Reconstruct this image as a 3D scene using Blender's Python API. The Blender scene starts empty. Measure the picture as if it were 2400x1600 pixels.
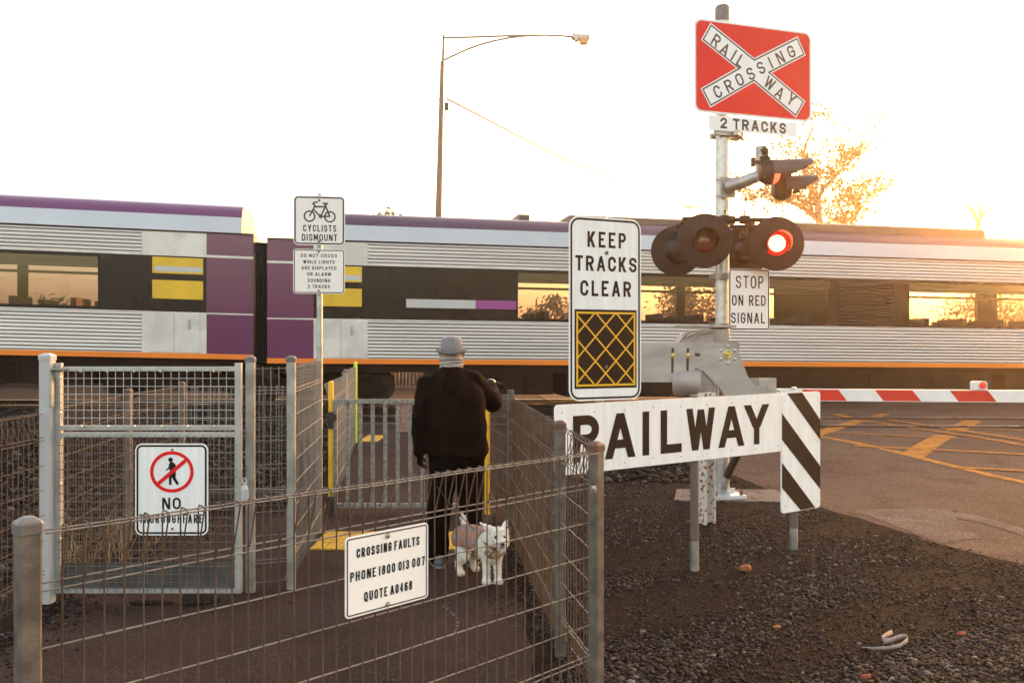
import bpy, bmesh, math, random
import numpy as np
from mathutils import Vector, Matrix

random.seed(7)
RNG = np.random.default_rng(11)
SC = bpy.context.scene
COL = SC.collection
R = math.radians

# ------------------------------------------------------------------ camera
EYE, F = 1.65, 2000.0                      # eye height (m), focal length in photo pixels
cam_d = bpy.data.cameras.new("camera")
cam_d.sensor_width = 36.0
cam_d.lens = 36.0 * F / 2400.0
cam_d.clip_end = 4000
cam = bpy.data.objects.new("camera", cam_d)
cam.location = (0, 0, EYE)
cam.rotation_euler = (R(90), 0, 0)
COL.objects.link(cam)
SC.camera = cam

# ------------------------------------------------------------------ sky, sun, exposure
SUN_AZ, SUN_EL = R(38), R(6.0)
world = bpy.data.worlds.new("World")
SC.world = world
world.use_nodes = True
wn = world.node_tree
wn.nodes.clear()
w_out = wn.nodes.new("ShaderNodeOutputWorld")
w_bg = wn.nodes.new("ShaderNodeBackground")
w_sky = wn.nodes.new("ShaderNodeTexSky")
w_sky.sky_type = 'NISHITA'
w_sky.sun_disc = False
w_sky.sun_elevation = SUN_EL
w_sky.sun_rotation = SUN_AZ
w_sky.air_density = 1.1
w_sky.dust_density = 5.0
w_sky.ozone_density = 0.3
w_bg.inputs['Strength'].default_value = 0.15
w_tint = wn.nodes.new("ShaderNodeVectorMath"); w_tint.operation = 'MULTIPLY'
w_tint.inputs[1].default_value = (1.05, 0.975, 0.99)        # slightly rosy air
wn.links.new(w_sky.outputs[0], w_tint.inputs[0])
wn.links.new(w_tint.outputs[0], w_bg.inputs[0])
wn.links.new(w_bg.outputs[0], w_out.inputs[0])

sun_d = bpy.data.lights.new("sun", 'SUN')
sun_d.energy = 2.0
sun_d.angle = R(0.6)
sun_d.color = (1.0, 0.31, 0.05)
sun = bpy.data.objects.new("sun", sun_d)
_sd = -Vector((math.sin(SUN_AZ) * math.cos(SUN_EL), math.cos(SUN_AZ) * math.cos(SUN_EL), math.sin(SUN_EL)))
sun.rotation_euler = _sd.to_track_quat('-Z', 'Y').to_euler()
sun.location = (20, 30, 20)
COL.objects.link(sun)

SC.view_settings.view_transform = 'Standard'
SC.view_settings.look = 'None'
SC.view_settings.exposure = 3.15
SC.view_settings.gamma = 1.0

# ------------------------------------------------------------------ helpers
def sstep(a, b, x):
    t = min(1.0, max(0.0, (x - a) / (b - a)))
    return t * t * (3 - 2 * t)

def gz(x, y):
    """height of the ground: flat by the camera, rising a little to the tracks"""
    return 0.155 * sstep(9.3, 12.8, y - 0.05 * x)

def W(px, py, Y):
    """point of the place seen at photo pixel (px, py), at distance Y"""
    return Vector(((px - 1200) / F * Y, Y, EYE - (py - 800) / F * Y))

def G(px, py):
    """point of the ground seen at a photo pixel"""
    z = 0.0
    for _ in range(12):
        Y = F * (EYE - z) / (py - 800)
        x = (px - 1200) / F * Y
        z = gz(x, Y)
    return Vector((x, Y, z))

def tag(o, label=None, cat=None, group=None, kind=None):
    if label: o["label"] = label
    if cat: o["category"] = cat
    if group: o["group"] = group
    if kind: o["kind"] = kind
    return o

def thing(name, label, cat, loc, group=None):
    o = bpy.data.objects.new(name, None)
    o.empty_display_size = 0.1
    o.location = loc
    COL.objects.link(o)
    return tag(o, label, cat, group)

def base_of(o):
    v = Vector((0, 0, 0))
    while o is not None:
        v += Vector(o.location)
        o = o.parent
    return v

class MB:
    """collects shapes in world coordinates, links them as one mesh object"""
    def __init__(s):
        s.v, s.f, s.m = [], [], []
    def add(s, vs, fs, mi=0):
        n = len(s.v)
        s.v += [tuple(p) for p in vs]
        for f in fs:
            s.f.append([n + i for i in f]); s.m.append(mi)
        return s
    def box(s, c, size, rot=None, mi=0):
        c = Vector(c); h = Vector(size) / 2
        vs = []
        for dx in (-1, 1):
            for dy in (-1, 1):
                for dz in (-1, 1):
                    p = Vector((dx * h.x, dy * h.y, dz * h.z))
                    if rot is not None: p = rot @ p
                    vs.append(c + p)
        return s.add(vs, [(0, 1, 3, 2), (4, 6, 7, 5), (0, 4, 5, 1), (2, 3, 7, 6), (0, 2, 6, 4), (1, 5, 7, 3)], mi)
    def tube(s, pts, r, n=8, caps=True, mi=0):
        pts = [Vector(p) for p in pts]
        rs = r if isinstance(r, (list, tuple)) else [r] * len(pts)
        k = len(pts)
        tang = []
        for i in range(k):
            a = pts[max(0, i - 1)]; b = pts[min(k - 1, i + 1)]
            t = (b - a)
            tang.append(t.normalized() if t.length > 1e-9 else Vector((0, 0, 1)))
        ref = Vector((0, 0, 1)) if abs(tang[0].z) < 0.9 else Vector((1, 0, 0))
        u = tang[0].cross(ref).normalized()
        vs, fs = [], []
        for i in range(k):
            u = (u - tang[i] * u.dot(tang[i]))
            u = u.normalized() if u.length > 1e-6 else tang[i].orthogonal().normalized()
            w = tang[i].cross(u)
            for j in range(n):
                a = 2 * math.pi * (j + .5) / n
                vs.append(pts[i] + (u * math.cos(a) + w * math.sin(a)) * rs[i])
        for i in range(k - 1):
            for j in range(n):
                j2 = (j + 1) % n
                fs.append((i * n + j, i * n + j2, (i + 1) * n + j2, (i + 1) * n + j))
        if caps:
            fs.append(tuple(range(n - 1, -1, -1)))
            fs.append(tuple((k - 1) * n + j for j in range(n)))
        return s.add(vs, fs, mi)
    def lathe(s, prof, o, axis, n=24, mi=0, caps=(True, True)):
        """prof: (radius, height along axis)"""
        o = Vector(o); axis = Vector(axis).normalized()
        u = axis.orthogonal().normalized(); w = axis.cross(u)
        vs, fs = [], []
        for r, h in prof:
            for j in range(n):
                a = 2 * math.pi * j / n
                vs.append(o + axis * h + (u * math.cos(a) + w * math.sin(a)) * r)
        k = len(prof)
        for i in range(k - 1):
            for j in range(n):
                j2 = (j + 1) % n
                fs.append((i * n + j, i * n + j2, (i + 1) * n + j2, (i + 1) * n + j))
        if caps[0]: fs.append(tuple(range(n - 1, -1, -1)))
        if caps[1]: fs.append(tuple((k - 1) * n + j for j in range(n)))
        return s.add(vs, fs, mi)
    def prism(s, pts, off, mi=0):
        """solid slab: polygon pts and the same polygon moved by off"""
        pts = [Vector(p) for p in pts]; off = Vector(off); n = len(pts)
        fs = [tuple(range(n)), tuple(range(2 * n - 1, n - 1, -1))]
        for i in range(n):
            j = (i + 1) % n
            fs.append((j, i, n + i, n + j))
        return s.add(pts + [p + off for p in pts], fs, mi)
    def poly(s, pts, mi=0):
        return s.add(pts, [tuple(range(len(pts)))], mi)
    def ell(s, c, rad, rot=None, nu=16, nv=10, mi=0):
        c = Vector(c); vs, fs = [], []
        for i in range(nv + 1):
            th = math.pi * i / nv
            for j in range(nu):
                ph = 2 * math.pi * j / nu
                p = Vector((rad[0] * math.sin(th) * math.cos(ph), rad[1] * math.sin(th) * math.sin(ph), rad[2] * math.cos(th)))
                if rot is not None: p = rot @ p
                vs.append(c + p)
        for i in range(nv):
            for j in range(nu):
                j2 = (j + 1) % nu
                fs.append((i * nu + j, (i + 1) * nu + j, (i + 1) * nu + j2, i * nu + j2))
        return s.add(vs, fs, mi)
    def cap(s, p0, p1, r0, r1, n=12):
        """tapered capsule"""
        p0, p1 = Vector(p0), Vector(p1)
        t = p1 - p0
        if t.length < 1e-6: t = Vector((0, 0, 1e-4))
        ax = t.normalized(); L = t.length
        prof = []
        for i in range(5):
            a = math.pi / 2 * (1 - i / 4)
            prof.append((max(1e-4, r0 * math.cos(a)), -r0 * math.sin(a)))
        for i in range(5):
            a = math.pi / 2 * i / 4
            prof.append((max(1e-4, r1 * math.cos(a)), L + r1 * math.sin(a)))
        return s.lathe(prof, p0, ax, n)
    def chain(s, pts, rs, n=12):
        for i in range(len(pts) - 1):
            s.cap(pts[i], pts[i + 1], rs[i], rs[i + 1], n)
        return s
    def build(s, name, mats, parent=None, smooth=False, label=None):
        b = base_of(parent) if parent is not None else Vector((0, 0, 0))
        me = bpy.data.meshes.new(name)
        me.from_pydata([(x - b.x, y - b.y, z - b.z) for x, y, z in s.v], [], s.f)
        if not isinstance(mats, (list, tuple)): mats = [mats]
        for m in mats: me.materials.append(m)
        if len(mats) > 1: me.polygons.foreach_set("material_index", s.m)
        if smooth:
            me.polygons.foreach_set("use_smooth", [True] * len(me.polygons))
        me.update()
        o = bpy.data.objects.new(name, me)
        COL.objects.link(o)
        if parent is not None: o.parent = parent
        if smooth == 'auto':
            me.set_sharp_from_angle(angle=R(35))
        if label: o["label"] = label
        return o

def remeshed(mb, name, mat, voxel, parent=None, smooth_it=6, disp=None):
    """one continuous skin round all the shapes of mb"""
    tmp = mb.build(name + "_raw", mat)
    md = tmp.modifiers.new("r", 'REMESH'); md.mode = 'VOXEL'; md.voxel_size = voxel; md.adaptivity = 0
    ms = tmp.modifiers.new("s", 'SMOOTH'); ms.iterations = smooth_it; ms.factor = 0.5
    dg = bpy.context.evaluated_depsgraph_get()
    me = bpy.data.meshes.new_from_object(tmp.evaluated_get(dg))
    bpy.data.objects.remove(tmp)
    n = len(me.vertices)
    co = np.empty(n * 3); me.vertices.foreach_get("co", co); co = co.reshape(-1, 3)
    if disp is not None: co = disp(co, me)
    if parent is not None: co = co - np.array(base_of(parent))
    me.vertices.foreach_set("co", co.ravel())
    me.polygons.foreach_set("use_smooth", [True] * len(me.polygons))
    me.materials.clear(); me.materials.append(mat)
    me.name = name; me.update()
    o = bpy.data.objects.new(name, me); COL.objects.link(o)
    if parent is not None: o.parent = parent
    return o

# ------------------------------------------------------------------ materials
def M(name, col, rough=0.5, metal=0.0, var=0.0, scale=6.0, col2=None, bump=0.0, bscale=80.0, stretch=None,
      spec=0.5, detail=4.0, lo=0.35, hi=0.65, coat=0.0):
    m = bpy.data.materials.new(name); m.use_nodes = True
    nt = m.node_tree; p = nt.nodes["Principled BSDF"]
    p.inputs['Roughness'].default_value = rough
    p.inputs['Metallic'].default_value = metal
    p.inputs['Specular IOR Level'].default_value = spec
    p.inputs['Coat Weight'].default_value = coat
    c = (*col, 1)
    p.inputs['Base Color'].default_value = c
    tc = None
    if var > 0 or col2 or bump:
        tc = nt.nodes.new("ShaderNodeTexCoord"); vec = tc.outputs['Object']
        if stretch:
            mp = nt.nodes.new("ShaderNodeMapping"); mp.inputs['Scale'].default_value = stretch
            nt.links.new(vec, mp.inputs[0]); vec = mp.outputs[0]
    if var > 0 or col2:
        nz = nt.nodes.new("ShaderNodeTexNoise"); nz.inputs['Scale'].default_value = scale
        nz.inputs['Detail'].default_value = detail
        nt.links.new(vec, nz.inputs['Vector'])
        rp = nt.nodes.new("ShaderNodeValToRGB")
        rp.color_ramp.elements[0].position = lo; rp.color_ramp.elements[1].position = hi
        if col2:
            rp.color_ramp.elements[0].color = c; rp.color_ramp.elements[1].color = (*col2, 1)
        else:
            rp.color_ramp.elements[0].color = (*[x * (1 - var) for x in col], 1)
            rp.color_ramp.elements[1].color = (*[min(1, x * (1 + var)) for x in col], 1)
        nt.links.new(nz.outputs[0], rp.inputs[0]); nt.links.new(rp.outputs[0], p.inputs['Base Color'])
        rr = nt.nodes.new("ShaderNodeMapRange")
        rr.inputs['To Min'].default_value = max(0.02, rough - 0.08); rr.inputs['To Max'].default_value = min(1, rough + 0.1)
        nt.links.new(nz.outputs[0], rr.inputs[0]); nt.links.new(rr.outputs[0], p.inputs['Roughness'])
    if bump:
        nb = nt.nodes.new("ShaderNodeTexNoise"); nb.inputs['Scale'].default_value = bscale; nb.inputs['Detail'].default_value = 3
        nt.links.new(vec, nb.inputs['Vector'])
        bp = nt.nodes.new("ShaderNodeBump"); bp.inputs['Strength'].default_value = min(1, bump); bp.inputs['Distance'].default_value = 0.01
        nt.links.new(nb.outputs[0], bp.inputs['Height']); nt.links.new(bp.outputs[0], p.inputs['Normal'])
    return m

def emit(name, col, strength):
    m = bpy.data.materials.new(name); m.use_nodes = True
    p = m.node_tree.nodes["Principled BSDF"]
    p.inputs['Base Color'].default_value = (*[c * .3 for c in col], 1)
    p.inputs['Emission Color'].default_value = (*col, 1)
    p.inputs['Emission Strength'].default_value = strength
    return m

def glass(name, tint, refl=0.12, rough=0.02):
    m = bpy.data.materials.new(name); m.use_nodes = True
    nt = m.node_tree; nt.nodes.clear()
    o = nt.nodes.new("ShaderNodeOutputMaterial"); mx = nt.nodes.new("ShaderNodeMixShader")
    t = nt.nodes.new("ShaderNodeBsdfTransparent"); t.inputs[0].default_value = (*tint, 1)
    g = nt.nodes.new("ShaderNodeBsdfGlossy"); g.inputs['Roughness'].default_value = rough
    fr = nt.nodes.new("ShaderNodeFresnel"); fr.inputs[0].default_value = 1.5
    mr = nt.nodes.new("ShaderNodeMapRange"); mr.inputs['To Min'].default_value = refl; mr.inputs['To Max'].default_value = 1
    nt.links.new(fr.outputs[0], mr.inputs[0])
    nt.links.new(mr.outputs[0], mx.inputs[0]); nt.links.new(t.outputs[0], mx.inputs[1]); nt.links.new(g.outputs[0], mx.inputs[2])
    nt.links.new(mx.outputs[0], o.inputs[0])
    return m

def ground_mat(name, c1, c2, c3, big=0.5, speck=70.0, speck_amt=0.35, rough=0.9, bump=0.5, spot=(0.35, 0.31, 0.28), spot_p=0.93):
    """loose or bound stone: two broad tones, fine grains, a few pale chips"""
    m = bpy.data.materials.new(name); m.use_nodes = True
    nt = m.node_tree; p = nt.nodes["Principled BSDF"]; L = nt.links.new
    p.inputs['Roughness'].default_value = rough
    p.inputs['Specular IOR Level'].default_value = 0.08
    tc = nt.nodes.new("ShaderNodeTexCoord"); vec = tc.outputs['Object']
    n1 = nt.nodes.new("ShaderNodeTexNoise"); n1.inputs['Scale'].default_value = big; n1.inputs['Detail'].default_value = 8; n1.inputs['Roughness'].default_value = .62
    L(vec, n1.inputs['Vector'])
    r1 = nt.nodes.new("ShaderNodeValToRGB")
    r1.color_ramp.elements[0].position = .36; r1.color_ramp.elements[0].color = (*c1, 1)
    r1.color_ramp.elements[1].position = .64; r1.color_ramp.elements[1].color = (*c2, 1)
    L(n1.outputs[0], r1.inputs[0])
    v = nt.nodes.new("ShaderNodeTexVoronoi"); v.inputs['Scale'].default_value = speck; L(vec, v.inputs['Vector'])
    sep = nt.nodes.new("ShaderNodeSeparateColor"); L(v.outputs['Color'], sep.inputs[0])
    mr = nt.nodes.new("ShaderNodeMapRange"); mr.inputs['To Min'].default_value = 1 - speck_amt; mr.inputs['To Max'].default_value = 1 + speck_amt
    L(sep.outputs[0], mr.inputs[0])
    mul = nt.nodes.new("ShaderNodeVectorMath"); mul.operation = 'SCALE'
    L(r1.outputs[0], mul.inputs[0]); L(mr.outputs[0], mul.inputs['Scale'])
    n3 = nt.nodes.new("ShaderNodeTexNoise"); n3.inputs['Scale'].default_value = big * 4.3; n3.inputs['Detail'].default_value = 6
    L(vec, n3.inputs['Vector'])
    r3 = nt.nodes.new("ShaderNodeMapRange"); r3.inputs['From Min'].default_value = .5; r3.inputs['From Max'].default_value = .72
    L(n3.outputs[0], r3.inputs[0])
    mx = nt.nodes.new("ShaderNodeMix"); mx.data_type = 'RGBA'
    L(r3.outputs[0], mx.inputs[0]); L(mul.outputs[0], mx.inputs[6]); mx.inputs[7].default_value = (*c3, 1)
    gt = nt.nodes.new("ShaderNodeMath"); gt.operation = 'GREATER_THAN'; gt.inputs[1].default_value = spot_p
    L(sep.outputs[1], gt.inputs[0])
    lt = nt.nodes.new("ShaderNodeMath"); lt.operation = 'LESS_THAN'; lt.inputs[1].default_value = .38
    L(v.outputs['Distance'], lt.inputs[0])
    mm = nt.nodes.new("ShaderNodeMath"); mm.operation = 'MULTIPLY'; L(gt.outputs[0], mm.inputs[0]); L(lt.outputs[0], mm.inputs[1])
    mx2 = nt.nodes.new("ShaderNodeMix"); mx2.data_type = 'RGBA'
    L(mm.outputs[0], mx2.inputs[0]); L(mx.outputs[2], mx2.inputs[6]); mx2.inputs[7].default_value = (*spot, 1)
    L(mx2.outputs[2], p.inputs['Base Color'])
    bp = nt.nodes.new("ShaderNodeBump"); bp.inputs['Strength'].default_value = bump; bp.inputs['Distance'].default_value = .008
    L(v.outputs['Distance'], bp.inputs['Height']); L(bp.outputs[0], p.inputs['Normal'])
    return m

def stone_mat(name, cols, rough=0.75):
    m = bpy.data.materials.new(name); m.use_nodes = True
    nt = m.node_tree; p = nt.nodes["Principled BSDF"]; L = nt.links.new
    p.inputs['Roughness'].default_value = rough
    p.inputs['Specular IOR Level'].default_value = 0.12
    a = nt.nodes.new("ShaderNodeAttribute"); a.attribute_name = "tone"
    rp = nt.nodes.new("ShaderNodeValToRGB")
    els = rp.color_ramp.elements
    for i, (pos, c) in enumerate(cols):
        e = els[i] if i < 2 else els.new(pos)
        e.position = pos; e.color = (*c, 1)
    L(a.outputs['Fac'], rp.inputs[0]); L(rp.outputs[0], p.inputs['Base Color'])
    return m

m_galv = M("galvanised steel", (.36, .35, .335), .48, .75, .22, 9, bump=.05, bscale=300)
m_galv_dull = M("weathered galvanised steel", (.155, .125, .105), .6, .45, .3, 14, bump=.15, bscale=120)
m_galv_spot = M("blotchy galvanised flat bar", (.16, .15, .135), .6, .4, scale=38, col2=(.33, .31, .28), bump=.2, bscale=90)
m_white_post = M("white powder coated steel", (.44, .43, .43), .4, 0, .06, 5)
m_gate_steel = M("new zinc coated gate steel", (.42, .41, .40), .42, .4, .12, 8)
m_wire = M("rust stained fence wire", (.075, .036, .018), .7, .15, scale=7, col2=(.125, .082, .056), bump=.1)
m_wire_rail = M("sky lightened horizontal fence wire", (.17, .13, .10), .6, .35, scale=5, col2=(.26, .225, .195), bump=.1)  # lighter copy of the wire: sky light on the horizontals put into the colour
m_wire_grey = M("grey fence wire", (.19, .165, .145), .58, .45, .25, 6)
m_cap = M("grey plastic post cap", (.14, .12, .115), .45, 0, .15, 20)
m_cap_rust = M("red brown dusty post cap", (.11, .045, .028), .6, 0, .2, 20)
m_sign = M("white sign sheeting", (.86, .85, .85), .42, 0, .04, 3, stretch=(1, 1, .25))
m_sign_old = M("water streaked white sign sheeting", (.87, .84, .82), .5, 0, .07, 22, stretch=(1, 1, .12), lo=.3, hi=.7)
m_sign_pink = M("pinkish white sign sheeting", (.86, .78, .745), .45, 0, .04, 2)
m_back = M("bare aluminium sign back", (.45, .45, .46), .45, .8, .1, 5)
m_black = M("black sign lettering", (.012, .010, .009), .5, spec=.2)
m_brownblack = M("flare browned black sign ink", (.026, .0105, .005), .6, 0, .25, 25, stretch=(1, 1, .2), spec=.2)  # brown tint of the flare painted into the black ink
m_red = M("red reflective sheeting", (.76, .016, .020), .5, 0, .05, 4, spec=.15)
m_amber = M("yellow sign lines", (.80, .42, .015), .45)
m_bolt = M("zinc bolt", (.55, .52, .47), .35, .9)
m_brass = M("passivated gold bolt", (.60, .46, .20), .3, .9)
m_darkmetal = M("brown black painted metal", (.022, .011, .0075), .5, 0, .2, 12, spec=.3)
m_disc = M("sun faded black backing board", (.034, .0195, .0155), .66, 0, .25, 30, stretch=(1, 1, .15), spec=.2)
m_yellow = M("yellow enamel", (.80, .43, .01), .4, 0, .08, 6)
m_lime = M("lime green enamel", (.50, .66, .015), .4, 0, .06, 6)
m_rubber = M("black hinge casting", (.03, .025, .02), .6)
# ------------------------------------------------------------------ stroke lettering (road sign capitals)
def _arc(cx, cy, rx, ry, a0, a1, n=10):
    return [(cx + rx * math.cos(R(a0 + (a1 - a0) * i / n)), cy + ry * math.sin(R(a0 + (a1 - a0) * i / n))) for i in range(n + 1)]
_O = _arc(.5, .70, .5, .30, 0, 180) + _arc(.5, .30, .5, .30, 180, 360)
_P = [(0, 0), (0, 1), (.5, 1)] + _arc(.5, .74, .5, .26, 90, -90) + [(0, .48)]
_P = [(0, 0), (0, 1)] + [(.45, 1)] + _arc(.55, .74, .45, .26, 85, -85) + [(.45, .48), (0, .48)]
# 'p' polyline, 'c' closed polyline, 'd' slanted bar cut level at top and bottom, 'h' plain bar
GL = {
 'A': (1.1, [('d', (0, 0), (.5, 1)), ('d', (1, 0), (.5, 1)), ('h', (.2, .27), (.8, .27))]),
 'C': (1.0, [('p', _arc(.5, .70, .5, .30, 8, 180) + _arc(.5, .30, .5, .30, 180, 352))]),
 'D': (1.0, [('c', [(0, 0), (0, 1), (.4, 1)] + _arc(.5, .68, .5, .32, 80, 0) + _arc(.5, .32, .5, .32, 0, -80) + [(.4, 0)])]),
 'E': (.88, [('p', [(1, 1), (0, 1), (0, 0), (1, 0)]), ('h', (.1, .52), (.85, .52))]),
 'F': (.88, [('p', [(1, 1), (0, 1), (0, 0)]), ('h', (.1, .52), (.85, .52))]),
 'G': (1.0, [('p', _arc(.5, .70, .5, .30, 8, 180) + _arc(.5, .30, .5, .30, 180, 360) + [(1, .47), (.55, .47)])]),
 'H': (1.0, [('p', [(0, 0), (0, 1)]), ('p', [(1, 0), (1, 1)]), ('h', (.05, .52), (.95, .52))]),
 'I': (0.0, [('p', [(0, 0), (0, 1)])]),
 'K': (1.0, [('p', [(0, 0), (0, 1)]), ('d', (.05, .34), (1, 1)), ('d', (.36, .56), (1, 0))]),
 'L': (.85, [('p', [(0, 1), (0, 0), (1, 0)])]),
 'M': (1.2, [('p', [(0, 0), (0, 1)]), ('p', [(1, 0), (1, 1)]), ('d', (0, 1), (.5, .25)), ('d', (1, 1), (.5, .25))]),
 'N': (1.02, [('p', [(0, 0), (0, 1)]), ('p', [(1, 0), (1, 1)]), ('d', (0, 1), (1, 0))]),
 'O': (1.02, [('c', _O)]),
 'P': (.95, [('p', _P)]),
 'Q': (1.02, [('c', _O), ('d', (.58, .26), (1.02, -.06))]),
 'R': (1.0, [('p', _P), ('d', (.5, .5), (1, 0))]),
 'S': (.98, [('p', _arc(.5, .755, .5, .245, 12, 270, 14) + _arc(.5, .255, .5, .255, 88, -168, 14))]),
 'T': (.95, [('p', [(0, 1), (1, 1)]), ('h2', (.5, .95), (.5, 0))]),
 'U': (1.0, [('p', [(0, 1)] + _arc(.5, .30, .5, .30, 180, 360) + [(1, 1)])]),
 'W': (1.35, [('d', (0, 1), (.25, 0)), ('d', (.5, .97), (.25, 0)), ('d', (.5, .97), (.75, 0)), ('d', (1, 1), (.75, 0))]),
 'Y': (1.08, [('d', (0, 1), (.5, .42)), ('d', (1, 1), (.5, .42)), ('h2', (.5, .46), (.5, 0))]),
 '0': (.92, [('c', _O)]),
 '1': (.3, [('p', [(1, 0), (1, 1)]), ('d', (0, .76), (.95, .96))]),
 '2': (.95, [('p', _arc(.5, .72, .5, .28, 170, -35, 12) + [(0, .02), (0, 0), (1, 0)])]),
 '3': (.92, [('p', _arc(.48, .75, .48, .25, 165, -85, 12)), ('p', _arc(.5, .26, .5, .26, 88, -165, 12))]),
 '4': (.95, [('p', [(.74, 0), (.74, 1)]), ('d', (0, .26), (.70, 1)), ('h', (0, .24), (1.05, .24))]),
 '6': (.92, [('c', _arc(.5, .29, .5, .29, 0, 360, 18)[:-1]), ('p', _arc(.5, .29, .5, .29, 180, 170, 2) + [(0, .6)] + _arc(.5, .70, .5, .30, 175, 30, 8))]),
 '7': (.92, [('p', [(0, 1), (1, 1)]), ('d', (1, .97), (.36, 0))]),
 '8': (.92, [('c', _arc(.5, .27, .5, .27, 0, 360, 18)[:-1]), ('c', _arc(.5, .765, .44, .235, 0, 360, 18)[:-1])]),
}

def stroke2d(pts, t, closed=False, ext=0.0):
    """constant width ribbon along pts -> list of (left, right) pairs"""
    pts = [Vector(p) for p in pts]
    q = [pts[0]]
    for p in pts[1:]:
        if (p - q[-1]).length > 1e-6: q.append(p)
    if closed and (q[0] - q[-1]).length < 1e-6: q.pop()
    pts = q; n = len(pts); out = []
    for i in range(n):
        if closed:
            a, b = pts[i - 1], pts[(i + 1) % n]
            d0 = (pts[i] - a).normalized(); d1 = (b - pts[i]).normalized()
        else:
            d0 = (pts[i] - pts[i - 1]).normalized() if i > 0 else (pts[1] - pts[0]).normalized()
            d1 = (pts[i + 1] - pts[i]).normalized() if i < n - 1 else d0
        n0 = Vector((-d0.y, d0.x)); n1 = Vector((-d1.y, d1.x))
        mm = (n0 + n1)
        mm = mm.normalized() if mm.length > 1e-6 else n0
        k = 1.0 / max(.45, mm.dot(n0))
        p = pts[i].copy()
        if not closed and ext:
            if i == 0: p = p - d0 * ext
            if i == n - 1: p = p + d0 * ext
        out.append((p + mm * k * t / 2, p - mm * k * t / 2))
    return out

class Plate:
    """a flat face in the place: origin, right, up, and the normal towards the viewer"""
    def __init__(s, o, r, u):
        s.o = Vector(o); s.r = Vector(r).normalized(); s.u = Vector(u).normalized()
        s.n = s.r.cross(s.u)              # right x up = towards the viewer
    def P(s, a, b, k=0.0):
        return s.o + s.r * a + s.u * b + s.n * k
    def px(s, x, y):
        """plane coordinates of the point seen at a photo pixel"""
        d = Vector(((x - 1200) / F, 1, -(y - 800) / F)); e = Vector((0, 0, EYE))
        t = (s.o - e).dot(s.n) / d.dot(s.n)
        q = e + d * t - s.o
        return q.dot(s.r), q.dot(s.u)
    # --- shapes in plane coordinates
    def ribbon(s, mb, pts, t, k, closed=False, ext=0.0, mi=0):
        pr = stroke2d(pts, t, closed, ext); n = len(pr)
        vs = []
        for l, r in pr: vs += [s.P(l.x, l.y, k), s.P(r.x, r.y, k)]
        fs = []
        for i in range(n if closed else n - 1):
            j = (i + 1) % n
            fs.append((2 * i, 2 * i + 1, 2 * j + 1, 2 * j))
        mb.add(vs, fs, mi)
    def fill(s, mb, pts, k, mi=0):
        mb.poly([s.P(a, b, k) for a, b in pts], mi)
    def slab(s, mb, pts, k0, k1, mi=0):
        mb.prism([s.P(a, b, k1) for a, b in pts], s.n * (k0 - k1), mi)
    def disc(s, mb, a, b, r, k, n=20, mi=0, ry=None):
        ry = ry or r
        s.fill(mb, [(a + r * math.cos(2 * math.pi * i / n), b + ry * math.sin(2 * math.pi * i / n)) for i in range(n)], k, mi)
    def bolt(s, mb, a, b, r=.008, k=.0, n=8, h=.006):
        mb.lathe([(r * 1.5, 0), (r * 1.5, h * .3), (r, h * .3), (r * .9, h), (.001, h * 1.1)], s.P(a, b, k), s.n, n)
    def glyph(s, mb, ch, a, b, w, h, t, k, rot=0.0):
        ww, st = GL[ch]
        cr, sr = math.cos(rot), math.sin(rot)
        T = lambda x, y: (a + x * cr - y * sr, b + x * sr + y * cr)
        sub = 0
        for kind, *rest in st:
            kk = k + sub * .00025; sub += 1
            if kind in 'pc':
                pts = [T(t / 2 + x * (w - t), t / 2 + y * (h - t)) for x, y in rest[0]]
                s.ribbon(mb, pts, t, kk, kind == 'c', t / 2)
            elif kind == 'h':
                (x0, y0), (x1, y1) = rest
                pts = [T(t / 2 + x0 * (w - t), t / 2 + y0 * (h - t)), T(t / 2 + x1 * (w - t), t / 2 + y1 * (h - t))]
                s.ribbon(mb, pts, t * .92, kk)
            elif kind == 'h2':
                (x0, y0), (x1, y1) = rest
                pts = [T(t / 2 + x0 * (w - t), y0 * h), T(t / 2 + x1 * (w - t), y1 * h)]
                s.ribbon(mb, pts, t, kk)
            else:
                (x0, y0), (x1, y1) = rest
                X0, X1, Y0, Y1 = x0 * w, x1 * w, y0 * h, y1 * h
                L = math.hypot(X1 - X0, Y1 - Y0)
                hw = min(t / max(.2, abs(Y1 - Y0) / L), w * .45) / 2
                X0 = hw + x0 * (w - 2 * hw); X1 = hw + x1 * (w - 2 * hw)
                q = [(X0 - hw, Y0), (X0 + hw, Y0), (X1 + hw, Y1), (X1 - hw, Y1)]
                if Y1 < Y0: q = q[::-1]
                s.fill(mb, [T(x, y) for x, y in q], kk)
    def text(s, mb, txt, a0, a1, b0, b1, t, k, gap=.36, space=.85):
        """capitals between a0..a1, standing on b0, b1 high"""
        h = b1 - b0
        tot, I = 0.0, 0
        for i, ch in enumerate(txt):
            if ch == ' ': tot += space; continue
            tot += GL[ch][0]
            if ch in 'I': I += 1
            if i < len(txt) - 1 and txt[i + 1] != ' ': tot += gap
        u = (a1 - a0 - I * t) / tot
        x = a0
        for i, ch in enumerate(txt):
            if ch == ' ': x += space * u; continue
            w = GL[ch][0] * u if ch != 'I' else t
            s.glyph(mb, ch, x, b0, w, h, t, k)
            x += w
            if i < len(txt) - 1 and txt[i + 1] != ' ': x += gap * u
    def line(s, mb, txt, x0, yt, yb, x1, t, k, **kw):
        """text placed by measured photo pixels: left edge, top and bottom there, right edge"""
        a0, b1 = s.px(x0, yt); _, b0 = s.px(x0, yb)
        a1, _ = s.px(x1, yt)
        s.text(mb, txt, a0, a1, b0, b1, t, k, **kw)

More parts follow.
